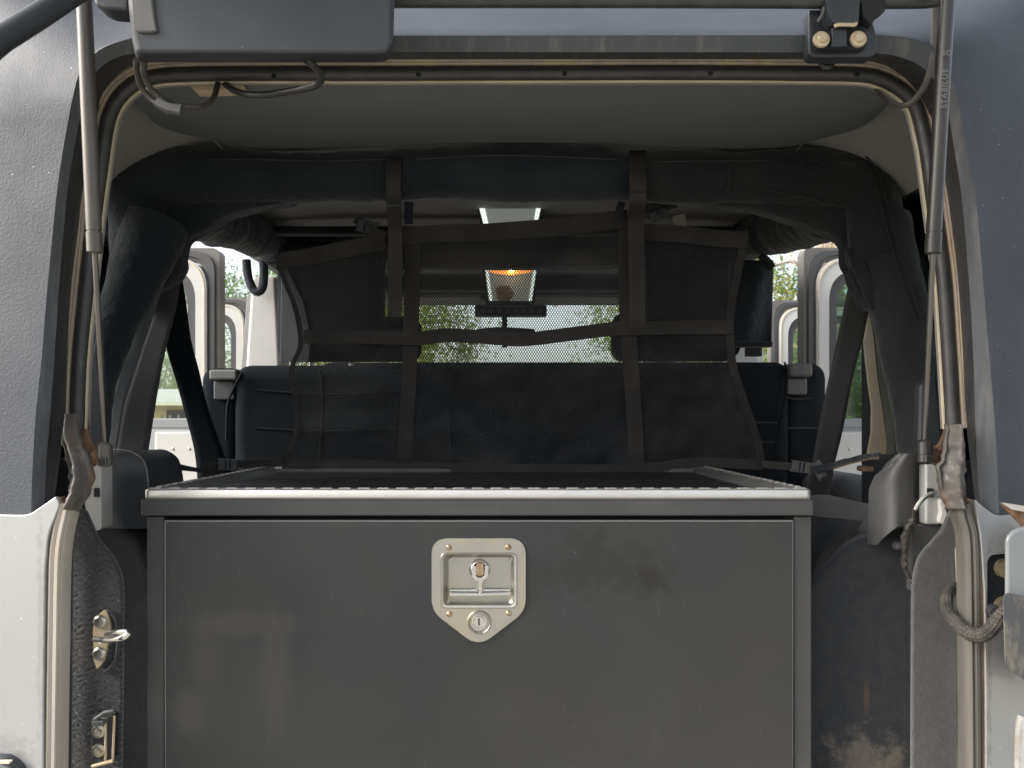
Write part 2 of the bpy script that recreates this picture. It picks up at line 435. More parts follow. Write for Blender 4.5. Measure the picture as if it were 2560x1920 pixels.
M['lampframe'] = emit('pale_lamp_frame', (.60,.70,.62), .55)  # light coming through the frame put in as a weak glow
M['amber'] = emit('amber_lit_lamp', (1.0,.36,.09), .6)
M['bulb'] = emit('lit_bulb', (1.0,.72,.35), 30)
M['black'] = mat('matte_black', (.010,.011,.013), .8)
M['glass'] = glass('clear_window_glass', (.96,.98,.96))
M['tailglass'] = glass('lightly_tinted_tail_glass', (.90,.93,.91))
M['tint'] = glass('tinted_window_glass', (.42,.52,.44))
M['tintr'] = glass('grey_green_window_glass', (.55,.61,.54))
M['tintl'] = glass('grey_tinted_window_glass', (.56,.57,.57))
M['mud'] = mat('muddy_black_plastic', (.040,.045,.052), .5, c2=(.06,.062,.065), ns=8, dirt=(.20,.175,.13), ds=26, stretch=(1.6,1,.6), dlo=.5, dhi=.66, damt=.75, bump=.3, bs=120)
M['clearplastic'] = mat('weathered_grey_plastic', (.15,.165,.175), .35, c2=(.2,.21,.21), ns=7, coat=.4, specks=((.6,.6,.55), 60, .05))
def leafmat(name, c, c2):
    m = bpy.data.materials.new(name); m.use_nodes = True
    t = m.node_tree; N = t.nodes; L = t.links
    N.remove(N['Principled BSDF'])
    oi = N.new('ShaderNodeTexCoord'); nz_ = N.new('ShaderNodeTexNoise'); nz_.inputs['Scale'].default_value = 2.5
    L.new(oi.outputs['Object'], nz_.inputs['Vector'])
    mx = N.new('ShaderNodeMix'); mx.data_type = 'RGBA'; mx.inputs['A'].default_value = tuple(c)+(1,); mx.inputs['B'].default_value = tuple(c2)+(1,)
    L.new(nz_.outputs['Fac'], mx.inputs['Factor'])
    d = N.new('ShaderNodeBsdfDiffuse'); tr = N.new('ShaderNodeBsdfTranslucent'); ms = N.new('ShaderNodeMixShader'); ms.inputs[0].default_value = .55
    L.new(mx.outputs['Result'], d.inputs[0]); L.new(mx.outputs['Result'], tr.inputs[0])
    L.new(d.outputs[0], ms.inputs[1]); L.new(tr.outputs[0], ms.inputs[2]); L.new(ms.outputs[0], N['Material Output'].inputs[0])
    return m
M['leafA'] = leafmat('olive_leaves', (.24,.27,.06), (.15,.2,.04))
M['leafB'] = leafmat('green_leaves', (.10,.19,.06), (.15,.22,.07))
M['leafC'] = leafmat('dry_pale_leaves', (.36,.33,.14), (.24,.26,.08))
M['bark'] = mat('grey_bark', (.14,.12,.10), .9, c2=(.2,.17,.14), ns=20, bump=.6, bs=30, bdist=.02)
M['twig'] = mat('pale_dry_twigs', (.38,.30,.22), .85)
M['ground'] = mat('dry_sandy_yard', (.30,.28,.245), .95, c2=(.24,.235,.19), ns=.5, nd=8, bump=.5, bs=30, bdist=.02, dirt=(.38,.36,.32), ds=3)
M['wall'] = mat('yellow_brick_wall', (.42,.36,.17), .9, c2=(.38,.31,.15), ns=6)
M['roof'] = mat('grey_metal_roof', (.30,.32,.31), .5, c2=(.36,.37,.35), ns=3)
M['fence'] = mat('dark_fence_steel', (.10,.11,.11), .6)
M['steelgrey'] = mat('galvanised_tower_steel', (.42,.44,.44), .5, metal=.4)
M['print'] = mat('faded_grey_print', (.16,.16,.155), .6)

# ================================================================== THE PLACE OUTSIDE
g = MB().box(-150, 150, -60, 200, -.3, 0).build('ground', M['ground'], smooth=False, kind='structure')

# ================================================================== THE CAR
car = empty('off_road_car', (0, 2.2, 0), 'silver boxy off-road car with charcoal hardtop, seen into its open tail, all side doors open', 'car')

# ---- hardtop outer shell
def seg_loop(Lp, CL, CR_, Rp):
    out = []
    out += cr(Lp, 26)[:-1]
    out += cr(CL, 16)[:-1]
    out += cr([CL[-1], CR_[0]], 30)[:-1]
    out += cr(CR_, 16)[:-1]
    out += cr(Rp, 26)
    return out
def Wl(pts, Y): return [W(p[0], p[1], p[2] if len(p) > 2 else Y) for p in pts]
loop0 = seg_loop(
    Wl([(137,1243),(163,1038),(170,862),(181,703),(196,585),(212,452),(244,290)], .975),
    Wl([(244,290),(255,243),(288,194),(330,166),(380,150)], .975),
    Wl([(2130,149),(2190,158),(2245,183),(2295,232),(2333,304)], .975),
    Wl([(2333,304),(2352,400),(2369,500),(2392,681),(2405,862),(2414,1042),(2437,1250)], .975))
loop1 = seg_loop(
    Wl([(112,1270),(114,1180),(125,1042),(135,907),(147,726),(166,500),(183,384),(205,270)], .915),
    [W(205,270,.915),W(224,203,.915),W(262,160,.914),W(310,138,.914),W(372,129,.912)],
    [W(2180,131,.912),W(2240,140,.914),W(2300,164,.914),W(2345,215,.915),W(2372,290,.915)],
    Wl([(2372,290),(2388,384),(2405,500),(2424,726),(2434,907),(2438,1042),(2443,1180),(2450,1275)], .915))
loop2 = seg_loop(
    Wl([(78,1287),(81,1178),(89,1042),(103,907),(118,726),(140,500),(156,384),(178,260)], .905),
    Wl([(178,260),(199,181),(235,136),(275,112),(345,90)], .905),
    Wl([(2200,88),(2270,95),(2320,112),(2360,150),(2383,200)], .905),
    Wl([(2383,200),(2405,298),(2420,391),(2441,500),(2464,771),(2479,950),(2487,1042),(2494,1180),(2498,1287)], .905))
loop3 = seg_loop(
    Wl([(-90,1292),(-88,1178),(-84,1042),(-78,907),(-70,726),(-60,500),(-52,384),(-45,260)], .918),
    [W(-45,260,.918), W(-60,150,.95), W(-60,-10,.97), W(120,-60,1.02), W(345,-20,1.22)],
    [W(2200,-20,1.22), W(2420,-60,1.07), W(2600,-60,.99), W(2680,60,.975), W(2680,200,.965)],
    Wl([(2680,200),(2680,298),(2670,391),(2660,500),(2650,771),(2645,950),(2650,1042),(2655,1180),(2658,1290)], .965))
loop4 = [Vector((p.x + (-.05 if p.x < 0 else .05) * min(1, abs(p.x)/.5), p.y + (.14 if p.z > ZC+.44 else .07), p.z + (.02 if p.z > ZC+.4 else 0))) for p in loop3]
loop5 = [Vector((p.x + (-.01 if p.x < 0 else .01), p.y + (.45 if p.z > ZC+.46 else .03), p.z + (.02 if p.z > ZC+.4 else 0))) for p in loop4]
def inset(a, b, t): return [p.lerp(q, t) for p, q in zip(a, b)]
MB().loft([inset(loop0, loop1, .97), loop1, inset(loop1, loop2, .12), inset(loop1, loop2, .88), inset(loop1, loop2, .97)], False).build('hardtop_edge_band', M['band'], car, ang=30)
MB().loft([inset(loop1, loop2, .97), loop2, inset(loop2, loop3, .04), inset(loop2, loop3, .5), inset(loop2, loop3, .95), loop3, inset(loop3, loop4, .15), loop4, loop5], False).build('hardtop_shell', M['top'], car, ang=25)
MB().loft([loop0, inset(loop0, loop1, .5), inset(loop0, loop1, .97)], False).build('hardtop_return_edge', M['top_band'], car, ang=30)

# ---- seal, flange, pale trim round the opening
Lpts = [(215,1072),(221,907),(237,740),(250,620),(262,515),(275,420),(289,325),(302,282),(322,252),(350,229),(385,216),(450,209),
        (620,206),(900,206),(1300,205),(1700,204),(2000,206),(2142,209),(2190,218),(2229,237),(2255,258),(2273,288),(2294,382),(2310,500),(2325,610),(2337,703),(2349,880),(2360,1072)]
sp = cr(Wl(Lpts, .985), 240)
def normals_xz(P):
    out = []
    for i in range(len(P)):
        t = P[min(i+1, len(P)-1)] - P[max(i-1, 0)]
        out.append(Vector((-t.z, 0, t.x)).normalized())
    return out
sn = normals_xz(sp)
circ = lambda cu, cv, r, n=12, ph=0: [(cu + r*math.cos(2*math.pi*k/n+ph), cv + r*math.sin(2*math.pi*k/n+ph)) for k in range(n)]
seal = MB().sweep(sp, circ(.0100, .003, .0084, 16), sn).build('weather_seal', M['rubber'], car)
MB().sweep(sp, circ(.0200, .009, .0022, 8), sn).sweep(sp, circ(.0238, .0105, .0024, 8), sn).sweep(sp, circ(.0276, .011, .0022, 8), sn).sweep(sp, [(.018,.008),(.030,.010),(.030,-.002),(.018,-.002)], sn).build('seal_flange', M['flange'], car)
MB().sweep(sp, [(-.0012,.002),(.0008,.002),(.0008,-.001),(-.0012,-.001)], sn).build('pale_edge_trim', M['paleline'], car)
# body flange behind the seal, black inner return of the opening
MB().sweep(sp, [(.0015,-.001),(.034,-.001),(.034,-.006),(.0015,-.006)], sn).sweep(sp, [(-.001,-.006),(.006,-.006),(.066,-.08),(.060,-.08)], sn).build('opening_flange', M['shell'], car)
plug = MB().lathe([(.0,.003),(.008,.003),(.011,.0),(.009,-.002)], W(2066,156,.972), (0,-1,.25)).build('rubber_plug', M['rubber'], car)

# ---- seal hooks (small dots on the bulb)
dot = MB().lathe([(.0,.001),(.0028,.0008),(.003,-.001)], W(1046,186,.971), (0,-1,0), 10).build('seal_peg', M['black'], car)
for px, py in ((1412,184),(1777,183),(2144,186),(684,190)):
    pieces(dot, [W(px,py,.971) - W(1046,186,.971)])

# ---- lower seals, brown channels
def lower_seal(pts, wpx, side, m):
    P = cr([W(x, y, .914) for x, y in pts], 60)
    n = normals_xz(P)
    h = px2m(wpx, .922)/2
    prof = [(-h, -.008), (-h, .004), (-h*.8, .010), (-h*.45, .0125), (-h*.1, .010), (h*.1, .0125), (h*.45, .0125), (h*.62, .009), (h*.8, .011), (h, .006), (h, -.008)]
    MB().sweep(P, prof, n).build('weather_seal', m, car, label=('tan' if side < 0 else 'grey') + ' dusty lower run of the tail opening seal')
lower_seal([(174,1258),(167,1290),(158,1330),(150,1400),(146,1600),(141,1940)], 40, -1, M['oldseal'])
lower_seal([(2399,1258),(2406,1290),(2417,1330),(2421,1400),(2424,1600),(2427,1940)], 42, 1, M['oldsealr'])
MB().prism([W(x,y,.909) for x,y in [(150,1240),(160,1260),(146,1300),(135,1345),(130,1450),(124,1960),(108,1960),(112,1450),(116,1340),(128,1290),(138,1250)]], (0,.012,0)).build('drain_channel', M['channel'], car, bevel=.003)
MB().prism([W(x,y,.909) for x,y in [(2420,1245),(2437,1250),(2452,1320),(2462,1400),(2466,1960),(2442,1960),(2441,1420),(2436,1340),(2424,1290)]], (0,.012,0)).build('drain_channel', M['channel'], car, bevel=.003)
for pts in ([(120,1290),(172,1290),(166,2100),(112,2100)], [(2400,1290),(2462,1290),(2468,2100),(2404,2100)]):
    MB().prism([W(x,y,.935) for x,y in pts], (0,.008,0)).build('tail_jamb', M['plastic'], car)
for xs, nm in (([(131,1345),(127,1450),(121,1960)], .0022), ([(2449,1330),(2455,1450),(2457,1960)], .0026)):
    MB().tube(cr([W(x,y,.906) for x,y in xs], 20), nm, 8).build('rust_stained_bead', M['rust'], car)

# ---- crumpled rubber gutters at the belt line
def crumple(spine, hw, amp, name, folds, Y=.903, sgn=1):
    P = cr([W(x, y, Y) for x, y in spine], 46)
    Wd = cr([(h, 0, 0) for h in hw], 46)
    n = normals_xz(P)
    rows = []
    for i, p in enumerate(P):
        h = px2m(Wd[i].x, Y)*(1 + .16*noise.noise(Vector((i*.23, amp*900, 0))))
        row = []
        for k in range(29):
            u = k/28*2-1
            q = p + n[i]*(-u*h)
            d = amp*.75*math.cos(u*folds + .5*math.sin(i*.10)) + amp*.45*noise.noise(Vector((q.x*34, 0, q.z*14))) + amp*.30*noise.noise(q*95) + amp*.15*noise.noise(q*240)
            d -= amp*.9*max(0, abs(u)-.85)/.15
            d += .004
            row.append(q + Vector((0, -d, 0)))
        rows.append(row)
    back = [[q + Vector((0, .004, 0)) for q in r] for r in rows]
    mb = MB().loft(rows, False)
    return mb.build(name, M['torn'], car, ang=70)
c1 = crumple([(175,1035),(172,1075),(172,1096),(180,1125),(190,1156),(196,1192),(191,1228),(174,1272)], [15,15,20,27,33,34,33,24], .009, 'crumpled_gutter_rubber', 4.5)
c2_ = crumple([(2392,1060),(2393,1090),(2392,1120),(2388,1155),(2384,1190),(2390,1228),(2401,1268)], [20,26,33,37,38,34,24], .010, 'crumpled_gutter_rubber', 4.2)
c1.modifiers.new('t', 'SOLIDIFY').thickness = .003
c2_.modifiers.new('t', 'SOLIDIFY').thickness = .003
# rusty steel tabs beside them
MB().prism([W(x,y,.985) for x,y in [(208,1048),(216,1052),(220,1085),(230,1110),(242,1122),(236,1166),(222,1170),(205,1120),(202,1080)]], (0,.006,0)).build('strut_mount', M['rust'], car, bevel=.002)
MB().prism([W(x,y,.985) for x,y in [(2362,1040),(2374,1040),(2380,1085),(2374,1120),(2352,1170),(2334,1162),(2334,1122),(2350,1108),(2362,1080)]], (0,.006,0)).build('strut_mount', M['rust'], car, bevel=.002)
MB().lathe([(.0,.009),(.007,.009),(.009,.006),(.007,.001),(.0105,-.004),(.011,-.02)], W(2343,1138,.965), (.9,.1,0), 16).build('ball_stud', M['rust'], car)
MB().lathe([(.0,.008),(.007,.008),(.0085,.005),(.006,0),(.0095,-.004),(.010,-.02)], W(232,1141,.965), (-.9,.1,0), 16).build('ball_stud', M['rust'], car)
# torn bottoms: small folded lip

# ---- silver rear body corners
bl = roundpoly([(-300,1288),(70,1288),(140,1240),(150,1262),(120,1335),(112,1420),(108,1760),(106,2700),(-300,2700)], [0,18,6,14,22,30,0,0,0], 6)
def turned(mb, x0, k, s):
    for p in mb.v:
        p.y += k*max(0, (p.x-x0)*s)
    return mb
body_l = turned(MB().prism([W(x,y,.90) for x,y in bl], (0,.007,0)), W(90,0,.9).x, .12, -1).build('rear_body_panel', M['silver'], car, bevel=.0034, seg=4)
rec = [(2466,1386),(2620,1386),(2620,1566),(2480,1566),(2466,1548)]
br = roundpoly([(2437,1248),(2458,1268),(2492,1290),(2700,1292),(2700,1388),(2480,1388),(2468,1400),(2468,1545),(2482,1562),(2700,1562),(2700,2700),(2468,2700),(2466,1760),(2463,1480),(2458,1400),(2452,1330)],
               [5,14,20,0,0,8,8,8,8,0,0,0,0,0,14,20], 5)
turned(MB().prism([W(x,y,.90) for x,y in br], (0,.007,0)), W(2470,0,.9).x, .40, 1).build('rear_body_panel', M['silver'], car, bevel=.0034, seg=4)
# shallow recess with the hinge bolts
MB().prism([W(x,y,.928) for x,y in [(2460,1380),(2700,1380),(2700,1570),(2460,1570)]], (0,.01,0)).build('hinge_recess', M['plastic'], car)
hb = MB().lathe([(.0035,.0),(.0035,.004),(.0105,.004),(.0115,.001),(.0115,-.004),(0,-.004)], W(2512,1421,.925), (0,-1,0)).build('hinge_bolt', M['zinc'], car)
pieces(hb, [W(2511,1516,.925) - W(2512,1421,.925)])
# body edge seams
MB().prism([W(x,y,.893) for x,y in roundpoly([(-120,1893),(20,1893),(60,1930),(60,2100),(-120,2100)], [0,40,36,0,0], 8)], (0,.012,0)).build('lamp_bezel', M['plastic'], car, bevel=.002, label='black rounded lamp surround low on the left body corner')
MB().prism([W(x,y,.889) for x,y in roundpoly([(-120,1908),(10,1908),(44,1940),(44,2100),(-120,2100)], [0,30,30,0,0], 8)], (0,.01,0)).build('lamp_lens', M['clearplastic'], car, bevel=.003)
MB().box(W(-10,1905,.888).x, W(26,1905,.888).x, .886, .892, W(0,1908,.888).z, W(0,1903,.888).z).build('lamp_trim', M['paleline'], car)

# ---- rear hinge cover and swung tailgate piece at the right edge
MB().loft([[W(p[0],p[1],Y) for p in roundpoly([(2512,1345),(2530,1322),(2570,1312),(2700,1312),(2700,1520),(2512,1520)], [12,14,10,0,0,0], 5)] for Y in (.86,.90)], True, True).build('tailgate_lamp_housing', M['clearplastic'], car, bevel=.006, seg=3)
MB().loft([[W(p[0],p[1],Y) for p in roundpoly([(2506,1490),(2518,1481),(2562,1490),(2700,1500),(2700,1760),(2560,1700),(2512,1665)], [8,8,4,0,0,0,10], 5)] for Y in (.84,.90)], True, True).build('tailgate_hinge', M['mud'], car, bevel=.005, seg=3)
MB().prism([W(x,y,.87) for x,y in [(2503,1258),(2700,1300),(2700,1318),(2558,1316)]], (0,.004,0)).build('bent_trim_tip', M['rust'], car)
MB().prism([W(x,y,.866) for x,y in [(2503,1256),(2700,1286),(2700,1304),(2530,1274)]], (0,.004,0)).build('bent_trim_edge', M['alu'], car)
MB().tube(cr([W(x,y,.855) for x,y in [(2558,1790),(2552,1830),(2550,1960)]], 10), .006, 8).build('tailgate_edge', M['silver'], car)

# ---- tail glass hinged up: lower edge, glass, wiper motor cover, hinge
zb = W(0, 0, .90)
tb = MB()
bar_in = [W(960,-14,.885), W(2300,-14,.885), W(2345,-22,.885)]
barP = cr([W(960,0,.885), W(1600,0,.885), W(2290,2,.885), W(2330,-10,.885), W(2360,-60,.87)], 40)
tb.sweep(barP, circ(0, 0, .0085, 12), normals_xz(barP)).build('glass_lower_edge', M['rubber'], car)
tg = [Vector((-.56,.87,ZC+.515)), Vector((.54,.87,ZC+.515)), Vector((.60,.40,ZC+.70)), Vector((-.62,.40,ZC+.70))]
MB().prism(tg, (0,-.002,.005)).build('tail_glass', M['tailglass'], car)
wm = roundpoly([(316,-60),(322,20),(330,100),(341,152),(372,157),(900,157),(968,156),(983,120),(988,-60)], [0,0,8,14,6,0,14,10,0], 6)
o = MB().loft([[W(x, y if y < 60 else 60+(y-60)*.78, .80) for x,y in wm], [W(x,y,.885) for x,y in wm]], True, True).build('wiper_motor_cover', M['plastic'], car, bevel=.009, seg=4, label='smooth black plastic wiper motor cover on the raised glass')
MB().prism([W(x,y,.796) for x,y in roundpoly([(323,-60),(374,-60),(385,40),(392,78),(346,80),(331,70)], [0,0,6,8,8,8], 5)], (0,.01,0)).build('cover_side_facet', M['plasticgrey'], car, bevel=.004, seg=3)  # lit slant of the cover, put in as a paler plate
MB().tube([W(-60,150,.70), W(0,100,.72), W(100,38,.76), W(200,-28,.80)], .0115, 18).build('glass_side_rail', M['plastic'], car)
MB().prism([W(x,y,.83) for x,y in roundpoly([(228,-40),(235,10),(262,22),(322,26),(322,-40)], [0,8,8,0,0], 4)], (0,.03,0)).build('wiper_cover_neck', M['plastic'], car, bevel=.004)

hg = MB().prism([W(x,y,.895) for x,y in roundpoly([(2021,22),(2070,22),(2165,22),(2184,56),(2194,90),(2195,128),(2180,142),(2035,142),(2022,134)], [8,0,0,8,4,8,6,6,8], 4)], (0,.02,0)).build('glass_hinge', M['plastic'], car, bevel=.003, label='black steel glass hinge bolted above the opening')
MB().prism([W(x,y,.886) for x,y in roundpoly([(2034,84),(2058,72),(2142,70),(2166,80),(2168,118),(2150,122),(2042,122)], 5, 3)], (0,.01,0)).build('hinge_leaf', M['black'], hg, bevel=.002)
MB().prism([W(x,y,.878) for x,y in roundpoly([(2080,68),(2117,68),(2118,116),(2081,116)], 3, 3)], (0,.01,0)).build('hinge_tongue', M['plastic'], hg, bevel=.002)
MB().prism([W(x,y,.872) for x,y in roundpoly([(2064,-10),(2150,-10),(2147,56),(2084,58),(2074,40)], 4, 3)], (0,.02,0)).build('hinge_arm', M['plastic'], hg, bevel=.003)
MB().prism([W(x,y,.876) for x,y in [(2150,-10),(2216,-10),(2214,26),(2190,44),(2180,61),(2158,40)]], (0,.012,0)).build('hinge_stop', M['black'], hg, bevel=.001)
MB().tube(cr([W(2086,66,.874), W(2096,62,.872), W(2120,62,.872), W(2136,62,.872), W(2140,58,.874)], 12), .0022, 8).build('bare_metal_edge', M['zinc'], hg)
MB().tube(cr([W(2060,18,.88), W(2056,36,.882), W(2044,54,.886)], 8), .002, 6).build('hinge_spring', M['plasticgrey'], hg)
hbolt = MB().lathe([(.0,.0035),(.0030,.0045),(.0048,.0042),(.0052,.0036),(.0054,.001),(.0092,.0008),(.0095,-.002),(0,-.002)], W(2054,98,.881), (0,-1,.1), 24).build('bolt', M['zinc'], hg)
pieces(hbolt, [W(2146,97,.881) - W(2054,98,.881)])

# ---- gas struts
def strut(top, mid, bot, name, m, colr):
    r = .0083
    t = MB().tube([W(top[0], top[1], .855), W(mid[0], mid[1], .885)], r, 24).build(name, m, car, label=colr)
    d = (W(mid[0], mid[1], .885) - W(top[0], top[1], .855)).normalized()
    a = W(mid[0], mid[1], .885)
    MB().tube([a, a + d*.002, a + d*.0021, a + d*.024, a + d*.026], [r*.9, r*.9, r*1.06, r*1.06, r*.8], 24).build('strut_collar', m, t)
    MB().tube([a + d*.02, W(bot[0], bot[1], .945)], .0032, 16).build('strut_rod', M['rod'], t)
    b = W(bot[0], bot[1], .945)
    MB().tube([b + Vector((0,0,.003)), b, b - Vector((0,0,.015)), b - Vector((0,0,.0155)), b - Vector((0,0,.024)), b - Vector((0,0,.027))], [.006,.0088,.0092,.0086,.0088,.006], 20).build('strut_socket', M['strutL' if m is M['strutL'] else 'strut'], t)
    MB().box(b.x-.004, b.x+.007, b.y-.0105, b.y-.006, b.z-.0245, b.z-.0155).build('socket_clip', M['rod'], t, bevel=.001)
    return t
sl = strut((209,-30), (235,576), (262,1112), 'gas_strut', M['strutL'], 'scuffed grey gas strut on the left of the opening')
sr = strut((2369,-30), (2335,578), (2311,1105), 'gas_strut', M['strut'], 'glossy black gas strut on the right of the opening')
MB().tube([W(2385,-30,.852), W(2353,570,.88)], .0009, 6).build('pale_strut_edge', M['paleline'], sr)
def text(body, size, loc, rot, m, parent, name='lettering'):
    cu = bpy.data.curves.new(name, 'FONT'); cu.body = body; cu.size = size; cu.extrude = .0001; cu.space_character = 1.15
    cu.align_x = 'CENTER'; cu.align_y = 'CENTER'; cu.materials.append(m)
    o = bpy.data.objects.new(name, cu); col.objects.link(o); o.parent = parent
    me = bpy.data.meshes.new_from_object(o)
    bpy.data.objects.remove(o)
    o = bpy.data.objects.new(name, me); col.objects.link(o); o.parent = parent
    o.location = Vector(loc) - wloc(parent); o.rotation_euler = rot
    return o
text('STABILUS', .0092, W(2362,222,.8535), (R(90), R(-90)+R(3), 0), M['print'], sr)
text('BO', .0085, W(2366,133,.849), (R(90), 0, 0), M['print'], sr)

# ---- wires at the top
MB().tube(cr([W(340,150,.86), W(342,180,.88), W(352,215,.90), W(375,245,.91), W(405,265,.91), W(430,262,.91)], 30), .0032, 10).build('wiper_wire', M['wire'], car)
MB().tube(cr([W(358,155,.86), W(362,190,.88), W(380,225,.90), W(410,250,.91), (W(450,262,.92)), W(495,266,.93), W(530,250,.95), W(545,210,.98)], 40), .0036, 10, wob=.001, wf=300).build('wiper_wire', M['wire'], car)
MB().tube([W(396,254,.905), W(420,270,.905), W(456,276,.905)], .0065, 10, wob=.002, wf=200).build('wire_tape', M['plasticgrey'], car)
MB().tube(cr([W(765,150,.86), W(785,165,.87), W(803,190,.89), W(795,210,.91), W(760,222,.92), W(700,232,.94), W(640,238,.95), W(590,228,.97), W(560,208,.99)], 50), .0042, 10).build('wiper_wire', M['rubber'], car)
MB().prism([W(x,y,1.0) for x,y in roundpoly([(472,210),(560,210),(610,212),(608,222),(560,224),(485,226)], 4, 3)], (0,.02,0)).build('wire_clip', M['zinc'], car, bevel=.002)
MB().tube(cr([W(2338,-20,.90), W(2336,80,.905), W(2331,150,.91), W(2314,210,.92), W(2285,250,.935), W(2258,264,.945), W(2232,256,.96), W(2205,240,.98), W(2180,212,1.0)], 60), .0042, 10, flat=.55).build('heater_wire', M['wire'], car)

# ---- hardtop inside: pale shell, dark felt headliner
def zroof(x):
    a = abs(x)
    return .498 - (0 if a < .46 else .105*((a-.46)/.24)**2)
def froof(u, v):
    x = -.70 + 1.40*u; y = 1.0 + 2.08*v
    z = zroof(x)
    if y > 1.42: z = z + (.498-z)*.6*min(1, (y-1.42)/.12)
    if y < 1.2: z -= .04*((1.2-y)/.2)**2
    return (x, y, ZC+z)
MB().grid(froof, 40, 30, (0,0,.03)).build('hardtop_inner_shell', M['shell'], car, ang=60)
far = [(332,246),(362,280),(393,312),(452,334),(533,350),(606,371),(678,377),(814,375),(994,364),(1150,358),(1400,357),(1600,362),(1773,373),(1895,382),(1969,369),(2034,351),(2099,336),(2155,317),(2186,295),(2220,260),(2231,243)]
def onpanel(px, py, lift=0):
    Y = 1.2
    for _ in range(20):
        z = .447 + .03*(Y-1)/.34 + lift
        Y = z*F/(CY-py)
    return Vector(((px-CX)/F*Y, Y, ZC+z))
fp = cr([onpanel(*p) for p in far], 60)
near = [Vector((fp[0].x + (fp[-1].x-fp[0].x)*i/59, .998, ZC+.446)) for i in range(60)]
rows = [[a.lerp(b, t) + Vector((0,0,-.006*math.sin(math.pi*t))) for a, b in zip(near, fp)] for t in [i/8 for i in range(9)]]
MB().loft(rows + [[p + Vector((0,.004,.012)) for p in fp]], False).build('headliner', M['headliner'], car, ang=60)
MB().tube([W(533,350,1.30), W(556,372,1.32)], .0015, 6).build('shell_seam', M['gasket'], car)
MB().tube([W(2005,361,1.30), W(1990,378,1.32)], .0012, 6).build('shell_seam', M['gasket'], car)

# ---- car sides, floor, nose (closing the cabin so light comes in only where it should)
for s in (-1, 1):
    sides = MB()
    # quarter window opening between Y 1.12..1.44, z -.06..+.37
    x0, x1 = sorted((s*.70, s*.735))
    sides.box(x0, x1, 1.05, 1.12, ZC-.75, ZC+.43)
    sides.box(x0, x1, 1.12, 1.455, ZC-.75, ZC-.06)
    sides.box(x0, x1, 1.12, 1.455, ZC+.395, ZC+.43)
    sides.box(x0, x1, 1.455, 1.50, ZC-.75, ZC+.43)
    sides.build('quarter_panel', M['plastic'], car, smooth=False)
low = MB()
for s in (-1, 1):
    x0, x1 = sorted((s*.70, s*.74))
    low.box(x0, x1, 1.50, 3.1, ZC-.80, ZC-.56)
    low.box(x0, x1, 3.05, 4.4, ZC-.80, ZC-.10)
low.box(-.70, .70, 1.0, 3.3, ZC-.68, ZC-.62)
low.box(-.70, .70, 3.24, 3.28, ZC-.62, ZC-.10)
low.build('body_tub', M['silver_in'], car, smooth=False)
MB().box(-.70, .70, 3.1, 4.4, ZC-.12, ZC-.08).build('bonnet', M['silver'], car, bevel=.02)
MB().box(-.695, .695, 1.02, 3.2, ZC-.62, ZC-.605).build('floor_carpet', M['carpet3'], car)
MB().box(-.69, .69, 2.95, 3.23, ZC-.45, ZC-.03).build('dashboard', M['plastic'], car, bevel=.04, seg=4)
for s, gm in ((-1, 'tintl'), (1, 'tintr')):
    MB().box(s*.715-.002, s*.715+.002, 1.12, 1.455, ZC-.06, ZC+.395).build('quarter_window', M[gm], car)
# cream C pillar edge on the right, plain one on the left
MB().prism([W(x,y,1.43) for x,y in [(2174,775),(2159,853),(2168,940),(2179,1020),(2178,1080),(2166,1150),(2226,1150),(2210,1040),(2197,952),(2186,840)]], (0,.006,0)).build('pillar_trim', mat('cream_pillar_trim', (.36,.32,.25), .7, c2=(.27,.22,.16), ns=14, stretch=(1,1,.4)), car, bevel=.003)
MB().prism([W(x,y,1.40) for x,y in [(2186,800),(2200,952),(2225,1150),(2290,1150),(2258,1030),(2232,934),(2204,844)]], (0,.004,0)).build('folded_window_film', mat('grey_window_film', (.10,.105,.09), .4, c2=(.075,.08,.07), ns=6), car)

# windscreen header, sun visors, pillars, glass
MB().box(-.66, .66, 2.86, 3.02, ZC+.455, ZC+.50).build('windscreen_header', mat('grey_header_plastic', (.16,.15,.145), .7, c2=(.19,.18,.17), ns=4), car, bevel=.01)
MB().box(-.62, .62, 2.60, 2.66, ZC+.445, ZC+.490).build('header_rib', M['pad2'], car, bevel=.012, seg=3)
for s in (-1, 1):
    MB().box(min(s*.08, s*.58), max(s*.08, s*.58), 2.70, 2.86, ZC+.435, ZC+.452).build('sun_visor', M['shell'], car, bevel=.006)
    MB().prism([Vector((s*.60,3.02,ZC+.47)), Vector((s*.67,3.02,ZC+.47)), Vector((s*.71,3.18,ZC-.10)), Vector((s*.64,3.18,ZC-.10))], (0,.05,0)).build('windscreen_pillar', M['plastic'], car, bevel=.006)
MB().prism([Vector((-.63,3.04,ZC+.462)), Vector((.63,3.04,ZC+.462)), Vector((.68,3.2,ZC-.08)), Vector((-.68,3.2,ZC-.08))], (0,.005,0)).build('windscreen', M['glass'], car)
